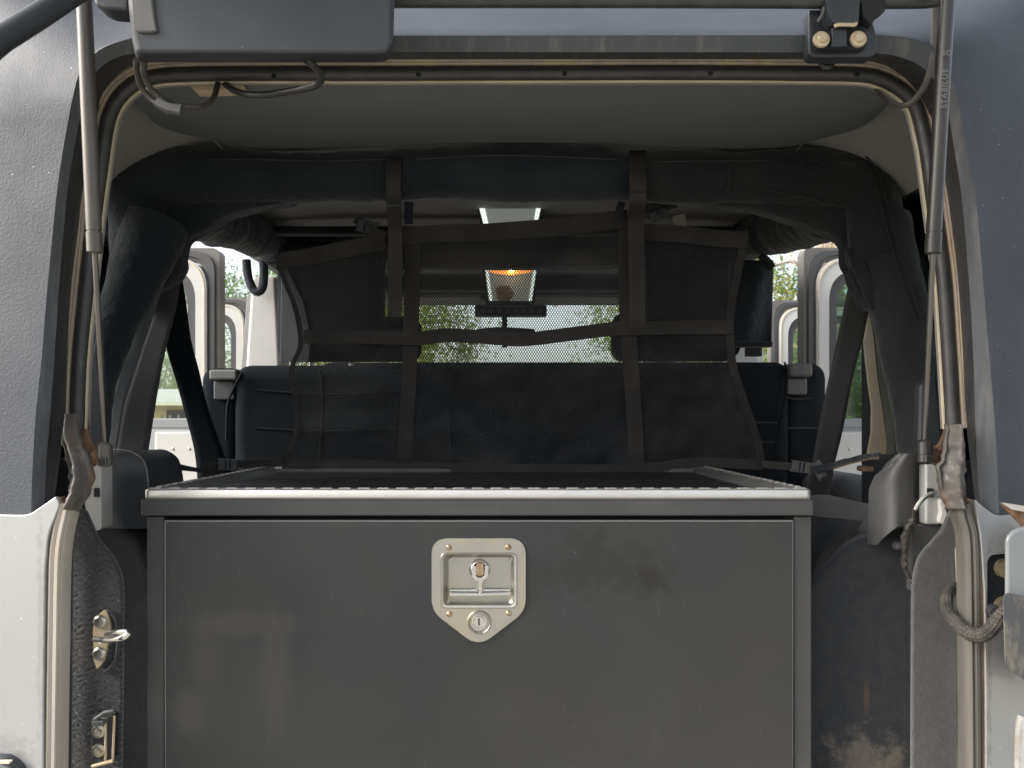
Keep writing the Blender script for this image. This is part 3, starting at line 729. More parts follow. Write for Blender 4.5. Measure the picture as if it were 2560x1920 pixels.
# switch strip with eight round buttons, mirror
Ys = 2.84
swp = MB().prism([W(x,y,Ys) for x,y in roundpoly([(1187,763),(1367,763),(1367,789),(1187,789)], 4, 3)], (0,.05,0)).build('switch_strip', M['black'], car, bevel=.003)
b0 = MB().lathe([(0,.006),(.006,.006),(.008,.0)], W(1208,777,Ys), (0,-1,0), 12).build('switch_button', M['plasticgrey'], swp)
pieces(b0, [W(1208+20*k,777,Ys) - W(1208,777,Ys) for k in range(1,8)])
mir = MB().prism([W(x,y,2.80) for x,y in roundpoly([(1187,822),(1250,816),(1340,822),(1336,852),(1262,860),(1190,850)], 9, 4)], (0,.03,0)).build('rear_view_mirror', M['black'], car, bevel=.006)
MB().box(W(1255,0,2.8).x, W(1268,0,2.8).x, 2.79, 2.82, W(0,868,2.8).z, W(0,856,2.8).z).build('mirror_switch', M['black'], mir)
MB().box(W(1255,0,2.9).x, W(1268,0,2.9).x, 2.83, 2.86, W(0,822,2.84).z, ZC+.46).build('mirror_stem', M['black'], mir)

# ---- side doors, open: window frame, gasket, glass, lower panel with inset
def door(s, Y, hinge_px, out_px, top_py, name, lab, glassm='glass', sill=1046, scale=1.0, si=.064):
    hx = (hinge_px-CX)/F*Y; ox = (out_px-CX)/F*Y
    k = F/Y
    zt = (CY-top_py)/k
    z_s = (CY-sill)/k
    root = bpy.data.objects.new(name, None); col.objects.link(root); root.parent = car
    root.location = Vector((hx, Y, ZC)) - car.location
    root['label'] = lab
    sg = 1 if ox > hx else -1
    def frame(offo, offi, y0, y1, nm, m, zb, rad_o, rad_i, bev=.004):
        "upside-down U between two offsets from the door edge"
        def path(o_, r_):
            a = Vector((hx + sg*o_, 0, zb)); b = Vector((hx + sg*o_, 0, zt-o_)); c = Vector((ox - sg*o_, 0, zt-o_)); d = Vector((ox - sg*o_, 0, zb))
            return [a] + roundpoly([a, b, c, d], [0, r_, r_, 0], 10)[1:-1] + [d]
        po = path(offo, rad_o); pi = path(offi, rad_i)
        fr = lambda P, y: [Vector((p.x, y, ZC+p.z)) for p in P]
        return MB().loft([fr(po, y1), fr(po, y0), fr(pi, y0), fr(pi, y1)], False).build(nm, m, root, ang=40)
    frame(0, .030, Y-.015, Y+.03, 'door_gasket', M['gasket'], z_s-.05, .022, .075)
    frame(.010, .022, Y-.024, Y, 'door_gasket', M['frameblack'], z_s-.05, .06, .075)
    frame(.030, si, Y-.028, Y+.02, 'window_frame', M['silver_door'], z_s-.05, .085, .085)
    frame(.034, .037, Y-.031, Y-.02, 'frame_bead', M['paleline'], z_s-.05, .085, .085)
    frame(si, si+.024, Y-.020, Y+.02, 'window_gasket', M['frameblack'], z_s-.01, .08, .075)
    gx0, gx1 = sorted((hx+sg*(si+.02), ox-sg*(si+.02)))
    MB().box(gx0, gx1, Y-.002, Y+.002, ZC+z_s-.01, ZC+zt-.075).build('window_pane', M[glassm], root)
    x0, x1 = sorted((hx, ox))
    MB().box(x0, x1, Y-.02, Y+.03, ZC+z_s-.027*scale, ZC+z_s).build('window_sill', mat('grey_sill_trim', (.22,.23,.24), .5, c2=(.26,.27,.27), ns=6), root, bevel=.004)
    MB().box(x0, x1, Y-.02, Y+.03, ZC-.62, ZC+z_s-.029*scale).build('door_panel', mat('grey_door_panel', (.27,.28,.29), .5, c2=(.31,.32,.32), ns=6), root, bevel=.006)
    MB().box(min(hx+sg*.03, hx+sg*.17), max(hx+sg*.03, hx+sg*.17), Y-.032, Y-.019, ZC-.5, ZC+z_s-.036).build('inner_panel', M['silver_door'], root, bevel=.006, seg=3)
    pl = MB().lathe([(0,.002),(.003,.002),(.005,0)], (hx+sg*.075, Y-.032, ZC-.075), (0,-1,0), 10).build('panel_clip', M['chrome'], root)
    pieces(pl, [(sg*.045,0,0)])
    return root
dl = door(-1, 2.12, 553, -20, 623, 'rear_door', 'open rear door on the left', 'glass', si=.060)
dr = door(1, 2.12, 2004, 2560, 622, 'rear_door', 'open rear door on the right', 'tint')
dfl = door(-1, 3.1, 636, 20, 745, 'front_door', 'open front door on the left')
dfr = door(1, 3.1, 1924, 2480, 752, 'front_door', 'open front door on the right')
# on the left rear door the inset panel sits further out
for s in (-1, 1):
    MB().prism([W(x if s < 0 else 2*CX-x, y, 2.05) for x, y in [(628,690),(690,690),(700,900),(700,1200),(618,1200),(612,930)]], (0,.10,0)).build('middle_pillar', M['silver_in'], car, bevel=.01, seg=3)
    MB().prism([W(x if s < 0 else 2*CX-x, y, 2.17) for x, y in [(617,735),(640,735),(644,760),(640,1000),(596,1000)]], (0,.02,0)).build('middle_pillar_edge', M['silver_door'], car, bevel=.004)
    # sill wheelhouse seen under the belts
# grab handles
MB().tube(cr([W(616,650,2.0), W(620,690,2.0), W(632,722,2.0), W(646,730,2.0), W(657,716,2.0), W(660,680,2.0), W(658,650,2.0)], 30), .0115, 12).build('grab_handle', M['pad'], car)

# ---- roll bar covers
def padtube(pts, r, name, m=M['pad'], n=24, seg=60, wob=.006, wf=9, seed=0, label=None):
    return MB().tube(cr([W(*p) for p in pts], seg), r, n, wob=wob, wf=wf, seed=seed).build(name, m, car, label=label, ang=80)
rb = padtube([(345,660,1.34),(345,560,1.35),(348,495,1.36),(385,458,1.36),(470,446,1.36),(640,446,1.36),(820,444,1.36),(930,441,1.36)], [.045,.047,.049,.050,.047,.043,.043,.044], 'roll_bar_cover', seed=2)
padtube([(930,441,1.36),(985,440,1.36),(1020,436,1.36),(1257,432,1.36),(1500,437,1.36),(1560,440,1.36),(1600,440,1.36)], [.043,.042,.045,.050,.049,.047,.040], 'roll_bar_cover', seed=5, label='middle sleeve of the padded roll bar')
padtube([(1600,442,1.36),(1640,446,1.36),(1800,446,1.36),(1980,442,1.36),(2090,448,1.36),(2145,462,1.36),(2180,505,1.35),(2190,580,1.34),(2196,660,1.33)], [.041,.044,.045,.047,.050,.050,.048,.046,.046], 'roll_bar_cover', M['pad2'], seed=9)
# triangular fabric gussets in the corners
def gusset(pts, Y, th, m, nm='roll_bar_gusset'):
    return MB().prism([W(x,y,Y) for x,y in pts], (0,th,0)).build(nm, m, car, bevel=.012, seg=3)
gusset([(300,470),(520,440),(760,470),(720,503),(640,514),(560,535),(496,574),(455,597),(447,640),(452,660),(430,700),(300,760)], 1.355, .05, M['pad'])
gusset([(1720,470),(2000,440),(2215,480),(2240,760),(2178,775),(2140,700),(2118,600),(2064,573),(1990,548),(1900,520),(1780,510)], 1.355, .05, M['pad2'])
# rear legs of the bar
padtube([(388,560,1.35),(340,690,1.32),(282,830,1.28),(244,950,1.24),(230,1060,1.20),(222,1190,1.16)], [.058,.046,.033,.029,.027,.027], 'roll_bar_leg_cover', wob=.004, seed=3)
padtube([(2195,560,1.35),(2228,700,1.32),(2262,830,1.28),(2290,950,1.24),(2308,1060,1.20),(2318,1180,1.16)], [.052,.048,.044,.042,.040,.040], 'roll_bar_leg_cover', M['pad2'], wob=.004, seed=4)
for pts in ([(2150,395,1.31),(2185,440,1.30),(2205,520,1.295),(2240,650,1.28),(2290,800,1.24)], [(2165,390,1.31),(2200,440,1.30),(2222,520,1.295),(2258,650,1.28),(2305,800,1.24)]):
    MB().tube(cr([W(*p) for p in pts], 30), .0016, 6).build('cover_zip', M['black'], car)
for pts in ([(420,400,1.315),(600,398,1.315),(800,402,1.315),(960,398,1.315)], [(1040,398,1.305),(1257,388,1.305),(1540,398,1.305)], [(1640,404,1.315),(1850,402,1.315),(2050,402,1.315),(2140,412,1.31)],
            [(1010,405,1.318),(1006,440,1.31),(1012,480,1.325)], [(1818,398,1.32),(1824,440,1.31),(1818,480,1.325)], [(1900,470,1.32),(2000,492,1.325),(2110,520,1.33)]):
    MB().tube(cr([W(*p) for p in pts], 30), .0011, 6, wob=.0006, wf=80).build('cover_seam', M['belt'], car)
# bars running forward and front hoop with sound bar
padtube([(455,530,1.40),(520,550,1.55),(600,580,1.75),(665,600,1.95),(715,620,2.12)], [.050,.046,.046,.048,.050], 'roof_side_bar_cover', wob=.008, wf=12, seed=6)
padtube([(2075,530,1.40),(2010,560,1.55),(1925,580,1.75),(1860,600,1.95),(1800,620,2.12)], [.050,.048,.050,.050,.052], 'roof_side_bar_cover', M['pad2'], wob=.008, wf=12, seed=7)
sb = MB().prism([W(x,y,1.98) for x,y in roundpoly([(640,560),(720,512),(860,505),(1000,540),(1190,560),(1370,560),(1540,540),(1640,508),(1800,512),(1900,560),(1880,650),(1620,640),(1500,652),(1020,652),(900,650),(660,660)], 12, 4)], (0,.14,0)).build('sound_bar', M['pad'], car, bevel=.015, seg=3, label='black padded sound bar across the front hoop')
for px in (775, 1740):
    MB().lathe([(0,.004),(.045,.006),(.058,.012),(.066,.0)], W(px,572,1.975), (0,-1,-.2), 28).build('speaker_ring', M['seat2'], sb)
MB().box(W(620,0,1.8).x, W(1900,0,1.8).x, 1.86, 1.9, ZC+.455, ZC+.475).build('roof_cross_rib', M['pad2'], car, bevel=.008)

# dome lamp under the front hoop: frame glowing for backlight, ribbed lens, amber lit edge
Yd = 1.80
lamp = MB().prism([W(x,y,Yd) for x,y in roundpoly([(1190,504),(1362,503),(1350,566),(1206,568)], 4, 3)], (0,.05,0)).build('dome_lamp', M['black'], car, bevel=.003, label='rectangular dome lamp under the roll bar with amber lit edge')
MB().prism([W(x,y,Yd-.004) for x,y in [(1196,511),(1210,511),(1222,566),(1211,567)]], (0,.004,0)).build('lamp_frame', M['lampframe'], lamp)
MB().prism([W(x,y,Yd-.004) for x,y in [(1342,511),(1354,510),(1343,560),(1334,560)]], (0,.004,0)).build('lamp_frame', M['lampframe'], lamp)
MB().prism([W(x,y,Yd-.003) for x,y in [(1210,516),(1342,515),(1333,562),(1222,564)]], (0,.004,0)).build('lamp_lens', M['lens'], lamp)
MB().prism([W(x,y,Yd-.006) for x,y in roundpoly([(1198,508),(1276,508),(1356,508),(1335,517),(1276,520),(1216,518)], 3, 3)], (0,.004,0)).build('lit_lens_edge', M['amber'], lamp)
Ye = 2.50
lamp2 = MB().prism([W(x,y,Ye) for x,y in roundpoly([(1206,668),(1344,668),(1336,764),(1214,764)], 4, 3)], (0,.03,0)).build('overhead_lamp', M['black'], car, bevel=.003, label='smaller lit lamp by the windscreen header, seen through the net')
MB().prism([W(x,y,Ye-.004) for x,y in [(1213,676),(1340,676),(1330,752),(1222,752)]], (0,.004,0)).build('lamp_lens', M['lens'], lamp2)
for a, b_ in (((1213,1220),(1224,1231)), ((1334,1341),(1322,1329))):
    MB().prism([W(x,y,Ye-.006) for x,y in [(a[0],674),(a[1],674),(b_[1],752),(b_[0],752)]], (0,.003,0)).build('lamp_frame', M['lampframe'], lamp2)
MB().prism([W(x,y,Ye-.008) for x,y in roundpoly([(1210,671),(1276,669),(1342,671),(1318,682),(1276,688),(1236,683)], 3, 3)], (0,.004,0)).build('lit_lens_edge', M['amber'], lamp2)
MB().lathe([(0,.008),(.004,.006),(.0055,.0),(0,-.002)], W(1279,675,Ye-.012), (0,-1,0), 12).build('bulb', M['bulb'], lamp2)
MB().prism([W(x,y,Ye-.006) for x,y in roundpoly([(1238,716),(1270,712),(1286,730),(1276,752),(1244,752)], 8, 4)], (0,.003,0)).build('lamp_reflector', M['zinc'], lamp2)

# ---- rear bench: two backs, headrests, release handle, piping
def cushion(x0, x1, y0, y1, z0, z1, name, m, bev=.03, parent=car, label=None, wob=0):
    return MB().box(x0, x1, y0, y1, z0, z1).build(name, m, parent, bevel=bev, seg=5, label=label)
Yb = 1.72
X = lambda px, Y=Yb: (px-CX)/F*Y
Z = lambda py, Y=Yb: ZC + (CY-py)/F*Y
s1 = cushion(X(497), X(596), Yb, Yb+.12, ZC-.55, Z(918), 'rear_seat_back', M['seat'], .028, label='left outer bolster of the black rear seat')
s2 = cushion(X(585), X(1045), Yb-.02, Yb+.12, ZC-.55, Z(911,Yb-.02), 'rear_seat_back', M['seat'], .035, label='left part of the black rear seat back')
s3 = cushion(X(1005), X(1972), Yb-.02, Yb+.12, ZC-.55, Z(903,Yb-.02), 'rear_seat_back', M['seat2'], .03, label='wide main part of the black rear seat back')
s4 = cushion(X(1960), X(2076), Yb, Yb+.12, ZC-.55, Z(905), 'rear_seat_back', M['seat2'], .035, label='right outer bolster of the black rear seat')
MB().box(X(534), X(602), Yb-.028, Yb, Z(951), Z(926)).build('release_handle', M['plasticgrey'], s1, bevel=.005, seg=3)
MB().box(X(538), X(590), Yb-.012, Yb, Z(1000), Z(953)).build('handle_recess', M['plastic'], s1, bevel=.004)
for pts, par in (([(800,925),(806,1000),(798,1180)], s2), ([(640,975),(800,985),(1000,980)], s2), ([(640,1070),(800,1078),(1000,1072)], s2), ([(1130,915),(1122,1010),(1130,1180)], s3), ([(1480,915),(1490,1010),(1480,1180)], s3), ([(1130,985),(1300,995),(1480,985)], s3), ([(1130,1080),(1300,1088),(1480,1080)], s3), ([(1500,990),(1700,998),(1860,990)], s3)):
    MB().tube(cr([W(x,y,Yb-.021) for x,y in pts], 16), .0022, 6).build('piping', M['seat2'], par)
hr = MB().box(X(1962), X(2018), Yb-.034, Yb, Z(944), Z(911)).build('release_handle', M['plasticgrey'], s4, bevel=.007, seg=3)
MB().box(X(1962), X(2014), Yb-.014, Yb, Z(988), Z(945)).build('handle_recess', M['plasticgrey'], s4, bevel=.006)
MB().tube(cr([W(1962,905,Yb-.022), W(1966,950,Yb-.028), W(1955,1030,Yb-.028), W(1930,1160,Yb-.028)], 20), .0022, 6).build('piping', M['seat'], s4)
MB().tube(cr([W(1956,990,Yb-.018), W(1990,998,Yb-.012), W(2030,996,Yb-.006)], 12), .002, 6).build('piping', M['black'], s4)
for y in (1060, 1109):
    MB().tube([W(1880,y-4,Yb-.022), W(1944,y-3,Yb-.022)], .0016, 6).build('piping', M['belt'], s3)
MB().tube([W(1950,1070,Yb-.003), W(2044,1070,Yb-.003)], .0016, 6).build('piping', M['belt'], s4)
MB().tube(cr([W(606,930,Yb-.03), W(590,960,Yb-.032), W(570,1010,Yb-.03), W(566,1100,Yb-.028)], 20), .003, 6).build('piping', M['seat2'], s1)
for (x0, x1, y0, y1, nm, m, lab) in ((684,952,596,900,'rear_headrest','seat2','left rear headrest in a black cover'), (1626,1862,585,898,'rear_headrest','seat','right rear headrest behind the net')):
    h = cushion(X(x0,1.78), X(x1,1.78), 1.78, 1.88, Z(y1,1.78), Z(y0,1.78), nm, M[m], .035, label=lab)
    cx0 = (x0+x1)/2
    MB().tube([W(cx0-40,905,1.84), W(cx0-40,945,1.84)], .006, 10).tube([W(cx0+60,905,1.84), W(cx0+60,945,1.84)], .006, 10).build('headrest_post', M['chrome'], h)
MB().prism([W(x,y,1.775) for x,y in [(700,905),(704,640),(760,760),(778,850),(770,905)]], (0,.004,0)).build('cover_panel', M['plastic'], car, bevel=.001)
# front seats further ahead
for (x0, x1, y0) in ((890,1048,786), (1536,1700,776)):
    f = cushion(X(x0,2.45), X(x1,2.45), 2.45, 2.57, Z(900,2.45), Z(y0,2.45), 'front_headrest', M['seat'], .04)
    cushion(X(x0-110,2.45), X(x1+110,2.45), 2.44, 2.6, ZC-.6, Z(905,2.45), 'front_seat_back', M['seat'], .05)
# hanging organiser on the right
og = MB().grid(lambda u, v: W(1826+u*(1934-1826) - 6*v, 650 + v*218, 1.66 + .012*math.sin(u*6+v*3)), 10, 14, (0,.012,0)).build('hanging_organiser', M['pad'], car, label='black fabric organiser hanging beside the right headrest')
MB().box(X(1830,1.655), X(1926,1.655), 1.64, 1.655, Z(868,1.655), Z(855,1.655)).build('organiser_hem', M['pad2'], og, bevel=.002)
MB().tube([W(1900,640,1.65), W(1916,648,1.65), W(1932,670,1.65)], .008, 8).build('organiser_hook', M['black'], og)
MB().box(X(1868,1.9), X(1905,1.9), 1.9, 1.92, Z(890,1.9), Z(868,1.9)).build('buckle_latch', M['black'], car)

# ---- seat belts
def strip(edge1, edge2, Y1, Y2, name, m, label=None, thick=.0018):
    n = 24
    A = cr([W(x, y, Y1 + (Y2-Y1)*i/(len(edge1)-1)) for i, (x, y) in enumerate(edge1)], n)
    B = cr([W(x, y, Y1 + (Y2-Y1)*i/(len(edge2)-1)) for i, (x, y) in enumerate(edge2)], n)
    rows = [[a.lerp(b, k/5) for k in range(6)] for a, b in zip(A, B)]
    mb = MB().loft(rows, False)
    o = mb.build(name, m, car, label=label)
    s_ = o.modifiers.new('t', 'SOLIDIFY'); s_.thickness = thick
    return o
strip([(395,676),(361,744),(345,800),(321,863),(303,913),(283,992),(275,1078),(272,1160)], [(412,690),(392,760),(370,830),(361,850),(336,931),(311,1007),(298,1075),(284,1160)], 1.38, 1.24, 'seat_belt', M['beltgrey'], 'pale grey seat belt strap')
strip([(410,676),(388,770),(355,860),(334,931),(309,1007),(284,1130),(280,1165)], [(452,690),(440,770),(416,863),(397,961),(379,1073),(367,1146),(362,1170)], 1.42, 1.30, 'seat_belt', M['belt'])
strip([(428,680),(424,780),(416,863),(437,939),(460,1022),(486,1123),(496,1215)], [(450,660),(466,760),(478,850),(497,923),(520,1020),(556,1123),(590,1215)], 1.44, 1.62, 'seat_belt', M['seat'])
strip([(2127,685),(2105,790),(2084,889),(2053,1034),(2030,1160),(2010,1300)], [(2170,690),(2176,771),(2134,934),(2107,1074),(2084,1170),(2064,1300)], 1.40, 1.56, 'seat_belt', M['belt'], 'charcoal seat belt crossing the right rear window')
for pts, m in (([(430,588),(452,590),(456,625),(450,668),(430,690),(412,668)], 'black'), ([(2112,618),(2124,598),(2150,604),(2164,650),(2154,688),(2134,688),(2114,662)], 'plastic')):
    MB().prism([W(x,y,1.37) for x,y in roundpoly(pts, 14, 4)], (0,.03,0)).build('belt_guide', M[m], car, bevel=.006, seg=3)
MB().ribbon(cr([W(2128,622,1.33), W(2150,670,1.31), W(2170,720,1.30), W(2190,772,1.30)], 16), .022, .006, (1,0,.2), wave=.006, wf=40).build('cover_flap', M['pad2'], car)
MB().lathe([(0,.004),(.004,.003),(.006,0)], W(2127,625,1.365), (0,-1,0), 12).build('guide_bolt', M['rod'], car)

# ---- wheel houses, carpets, trims
MB().prism([W(x,y,1.14) for x,y in [(254,1290),(300,1318),(345,1342),(372,1384),(400,1500),(400,2260),(200,2260),(200,1290)]], (0,.5,0)).build('wheel_house_carpet', M['carpet3'], car, bevel=.02, seg=3)
MB().prism([W(x,y,1.12) for x,y in cr([(2032,1456,0),(2088,1400,0),(2125,1363,0),(2171,1342,0),(2225,1333,0),(2330,1310,0)], 18) and [(p.x,p.y) for p in cr([(2010,1480,0),(2052,1434,0),(2088,1400,0),(2125,1365,0),(2171,1343,0),(2225,1332,0),(2330,1306,0)], 18)] + [(2400,1306),(2400,2260),(2010,2260)]], (0,.55,0)).build('wheel_house_carpet', M['carpet3'], car, bevel=.014, seg=3)
# near carpet panels
lc = roundpoly([(110,1345),(194,1268),(212,1275),(246,1352),(282,1392),(303,1440),(306,1490),(305,1720),(296,2260),(110,2260),(110,1600)], [8,8,8,20,20,20,10,10,0,0,0], 4)
MB().prism([W(x,y,1.03) for x,y in lc], (0,.008,0)).build('side_carpet', M['carpet'], car, bevel=.003, seg=3, label='ribbed charcoal carpet panel left of the cargo box')
MB().tube(cr([W(176,1340,1.02), W(174,1500,1.02), W(170,1960,1.02)], 30), .0045, 8).build('carpet_edging', M['carpet2'], car)
rc = [(p.x,p.y) for p in cr([(2283,1500,0),(2287,1440,0),(2301,1391,0),(2330,1356,0),(2356,1325,0),(2368,1298,0),(2382,1268,0)], 18)] + [(2392,1310),(2396,1360),(2440,1500),(2450,2260),(2280,2260)]
MB().prism([W(x,y,1.03) for x,y in rc], (0,.008,0)).build('side_carpet', M['carpet2'], car, bevel=.003, seg=3, label='dusty grey felt panel right of the cargo box')
MB().prism([W(x,y,1.09) for x,y in [(2282,1312),(2368,1312),(2368,1420),(2282,1480)]], (0,.02,0)).build('carpet_filler', M['carpet2'], car, bevel=.003)
eP = cr([W(2394,1370,1.02), W(2399,1500,1.02), W(2401,1700,1.02), W(2400,1960,1.02)], 150)
eb = MB()
eb.tube(eP, .0035, 8)
for i in range(0, 150, 2):
    p = eP[i]; eb.tube([p + Vector((-.004,-.003,-.0012)), p + Vector((.004,-.003,.0012))], .0011, 5)
eb.build('stitched_edging', M['oldseal'], car)
# dusty dip low on the right
def dip(u, v):
    a = 2*math.pi*v; r_ = u
    c = W(2165, 1990, 1.10)
    x = c.x + r_*.090*math.cos(a); z = c.z + r_*.12*math.sin(a)
    yy = 1.1195 - .024*math.exp(-3.2*r_*r_)*(1-r_*r_)
    return (x, yy + (1-r_)*.005*noise.noise(Vector((x, 0, z))*40), z)
MB().grid(dip, 12, 40).build('carpet_bulge', M['carpet3'], car, ang=80)
# speaker pods / corner trims
lp = roundpoly([(250,1322),(252,1160),(268,1132),(320,1130),(360,1152),(373,1215),(376,1322)], [2,10,14,14,26,20,6], 6)
MB().prism([W(x,y,1.10) for x,y in lp], (0,.12,0)).build('corner_trim', M['plastic'], car, bevel=.012, seg=4, label='rounded black plastic corner trim on the left')
MB().tube(cr([W(262,1128,1.095), W(300,1124,1.095), W(345,1138,1.095), W(366,1170,1.095), W(372,1230,1.095)], 24), .0012, 6).build('trim_edge', M['plasticgrey'], car)
MB().prism([W(x,y,1.06) for x,y in roundpoly([(216,1168),(253,1150),(254,1320),(246,1327),(228,1325),(212,1262)], [4,4,4,6,8,8], 3)], (0,.03,0)).build('inner_body_strip', M['silver_in'], car, bevel=.003)
MB().box(W(237,0,1.058).x, W(247,0,1.058).x, 1.056, 1.061, W(0,1242,1.058).z, W(0,1220,1.058).z).build('slot_hole', M['black'], car)
def rp(u, v):
    "curved grey corner trim on the right"
    xl = 2212 - 28*min(1, v*3) - 6*v
    if v < .12: xl = 2235 - 23*(v/.12)**.5
    px_ = xl + (2318-xl)*u
    top = 1134 + 22*(1-min(1, u*3))**2
    bot = 1362 - 46*min(1, max(0, (u-.12)/.35))**.8
    py_ = top + (bot-top)*v
    Y = 1.105 - .035*math.sin(math.pi*min(1, u*1.15)) + .004*math.sin(v*4)
    return W(px_, py_, Y)
MB().grid(rp, 24, 18, (0,.012,0)).build('corner_trim', M['plasticgrey'], car, ang=70, label='dusty grey corner trim lifted away on the right')
MB().prism([W(x,y,1.075) for x,y in [(2314,1160),(2346,1160),(2352,1210),(2364,1262),(2356,1312),(2314,1312)]], (0,.02,0)).build('inner_body_strip', M['silver_in'], car, bevel=.004)
MB().prism([W(x,y,1.066) for x,y in roundpoly([(2352,1245),(2362,1262),(2368,1290),(2358,1312),(2350,1305),(2356,1280)], 4, 3)], (0,.01,0)).build('sealant_blob', M['white'], car, bevel=.003)
MB().box(W(2321,0,1.07).x, W(2332,0,1.07).x, 1.068, 1.074, W(0,1242,1.07).z, W(0,1221,1.07).z).build('slot_hole', M['black'], car)
MB().tube(cr([W(2330,1232,1.06), W(2310,1242,1.05), W(2295,1260,1.05), W(2287,1275,1.05)], 20), .0022, 8).build('loose_wire', M['whitewire'], car)
MB().tube(cr([W(2330,1236,1.062), W(2314,1246,1.052), W(2299,1262,1.05), W(2291,1277,1.05)], 20), .0014, 8).build('loose_wire', M['greenwire'], car)
MB().tube(cr([W(2289,1272,1.05), W(2280,1300,1.06), W(2268,1325,1.07), W(2263,1350,1.07), W(2261,1400,1.08), W(2266,1430,1.08), W(2280,1456,1.07)], 70), [.003,.003,.004,.0045,.0042,.004,.003], 10, wob=.003, wf=160).build('taped_wire', M['braid'], car)
MB().lathe([(0,.010),(.005,.008),(.0075,.003),(.007,0)], W(2241,1362,1.10), (0,-1,0), 16).build('push_clip', M['plasticgrey'], car)
# quarter lining to right of the bar, dark
MB().prism([W(x,y,1.10) for x,y in [(2300,960),(2345,930),(2358,1085),(2350,1160),(2296,1140)]], (0,.02,0)).build('quarter_lining', M['plastic'], car, bevel=.006)
MB().prism([W(x,y,1.10) for x,y in [(222,900),(240,820),(258,1000),(256,1150),(214,1160)]], (0,.02,0)).build('quarter_lining', M['plastic'], car, bevel=.006)
# braided loom to the tailgate
MB().tube(cr([W(2388,1466,.99), W(2368,1490,.95), W(2370,1530,.92), W(2394,1562,.90), W(2425,1584,.885), W(2455,1588,.875), W(2482,1568,.868), W(2500,1540,.865), W(2522,1520,.868)], 300), [.0055,.006,.006,.0065,.0072,.0078,.0076,.0076,.0076], 48, wob=.0008, wf=90, braid=.13).build('braided_loom', M['braid'], car, ang=80)
MB().lathe([(0,.01),(.007,.009),(.008,0)], W(2480,1526,.875), (0,-1,0), 12).build('loom_clip', M['black'], car)
# cushions seen past the belts
MB().box(X(372,1.62), X(478,1.62), 1.60, 1.85, ZC-.4, Z(1212,1.62)).build('wheel_house_top', M['carpet3'], car, bevel=.03, seg=4)
MB().box(X(2082,1.55), X(2220,1.55), 1.55, 1.85, ZC-.4, Z(1188,1.55)).build('wheel_house_top', M['carpet3'], car, bevel=.045, seg=5)
MB().box(X(2160,1.3), X(2186,1.3), 1.30, 1.33, Z(1180,1.3), Z(1166,1.3)).build('trim_bracket', mat('brown_bracket', (.22,.15,.10), .7), car, bevel=.003)

# left latch striker and buckle bracket
Yk = 1.022
sp_ = MB().prism([W(x,y,Yk) for x,y in roundpoly([(262,1524),(268,1532),(275,1569),(270,1606),(259,1654),(242,1674),(234,1650),(232,1570),(247,1536)], 5, 3)], (0,.006,0)).build('latch_striker', M['zinc'], car, bevel=.0015)
MB().tube(cr([W(238,1598,1.012), W(270,1600,.985), W(300,1596,.965), W(318,1588,.962), W(320,1580,.966), W(300,1580,.975), W(268,1586,1.0)], 40), .0042, 12).build('striker_loop', M['chrome'], sp_)
sb1 = MB().lathe([(0,.002),(.003,.0024),(.006,.003),(.008,.0015),(.009,0)], W(249,1554,Yk-.001), (0,-1,0), 16).build('striker_screw', M['steel'], sp_)
pieces(sb1, [W(247,1634,Yk-.001) - W(249,1554,Yk-.001)])
ring = [(272,1530),(290,1545),(296,1590),(292,1640),(278,1668),(262,1682)]
MB().tube(cr([W(x,y,1.026) for x,y in ring], 24), .003, 8).build('carpet_cutout_rim', M['carpet3'], car)
bk = MB()
bk.tube([W(236,1800,1.0), W(262,1782,1.0), W(286,1778,1.0)], .003, 8)
bk.box(W(234,0,1.0).x, W(262,0,1.0).x, .995, 1.01, W(0,1812,1.0).z, W(0,1800,1.0).z)
bk.build('hold_down_bracket', M['plasticgrey'], car, bevel=.001)
MB().box(W(232,0,1.02).x, W(288,0,1.02).x, 1.015, 1.03, W(0,1912,1.0).z, W(0,1800,1.0).z).build('bracket_plate', M['black'], car, bevel=.002)
MB().tube([W(264,1806,1.005), W(264,1905,1.005)], .0017, 6).tube([W(286,1790,1.005), W(282,1905,1.005)], .0017, 6).tube([W(230,1916,1.0), W(283,1902,1.0)], .0024, 6).build('bracket_rod', M['zinc'], car)
b1 = MB().lathe([(0,.008),(.004,.008),(.0045,.003),(.0085,.002),(.009,0)], W(247,1828,1.008), (.25,-1,0), 14).build('bolt', M['steel'], car)
pieces(b1, [W(247,1876,1.008) - W(247,1828,1.008)])

# ================================================================== CARGO BOX
BX0, BX1, BY0, BY1 = X(367,1.04), X(2029,1.04), 1.04, 1.574
BT = Z(1222,1.04)          # top of the rim
FLOOR = ZC-.604
box = empty('cargo_box', ((BX0+BX1)/2, 1.3, FLOOR), 'large black steel drawer box with silver rimmed top filling the cargo area', 'storage box')
# carcass: sides, back, posts, lid band
t = .02
MB().box(BX0+.002, BX0+t, BY0+.012, BY1, FLOOR, Z(1290,1.04)).build('side_panel', M['boxframe'], box)
MB().box(BX1-t, BX1-.002, BY0+.012, BY1, FLOOR, Z(1290,1.04)).build('side_panel', M['boxframe'], box)
MB().box(BX0+t, BX1-t, BY1-.02, BY1-.002, FLOOR, Z(1290,1.04)).build('back_panel', M['boxframe'], box)
MB().box(BX0, X(410,1.04), BY0, BY0+.04, FLOOR, Z(1291,1.04)).build('front_post', M['boxframe'], box, bevel=.0015)
MB().box(X(1985,1.04), BX1, BY0, BY0+.04, FLOOR, Z(1291,1.04)).build('front_post', M['boxframe'], box, bevel=.0015)
bz0, bz1 = Z(1290,1.03), Z(1247,1.03)
MB().box(X(351,1.03), X(2036,1.03), 1.03, BY1+.006, bz0, bz1).build('lid', M['boxframe'], box, bevel=.003, seg=3)
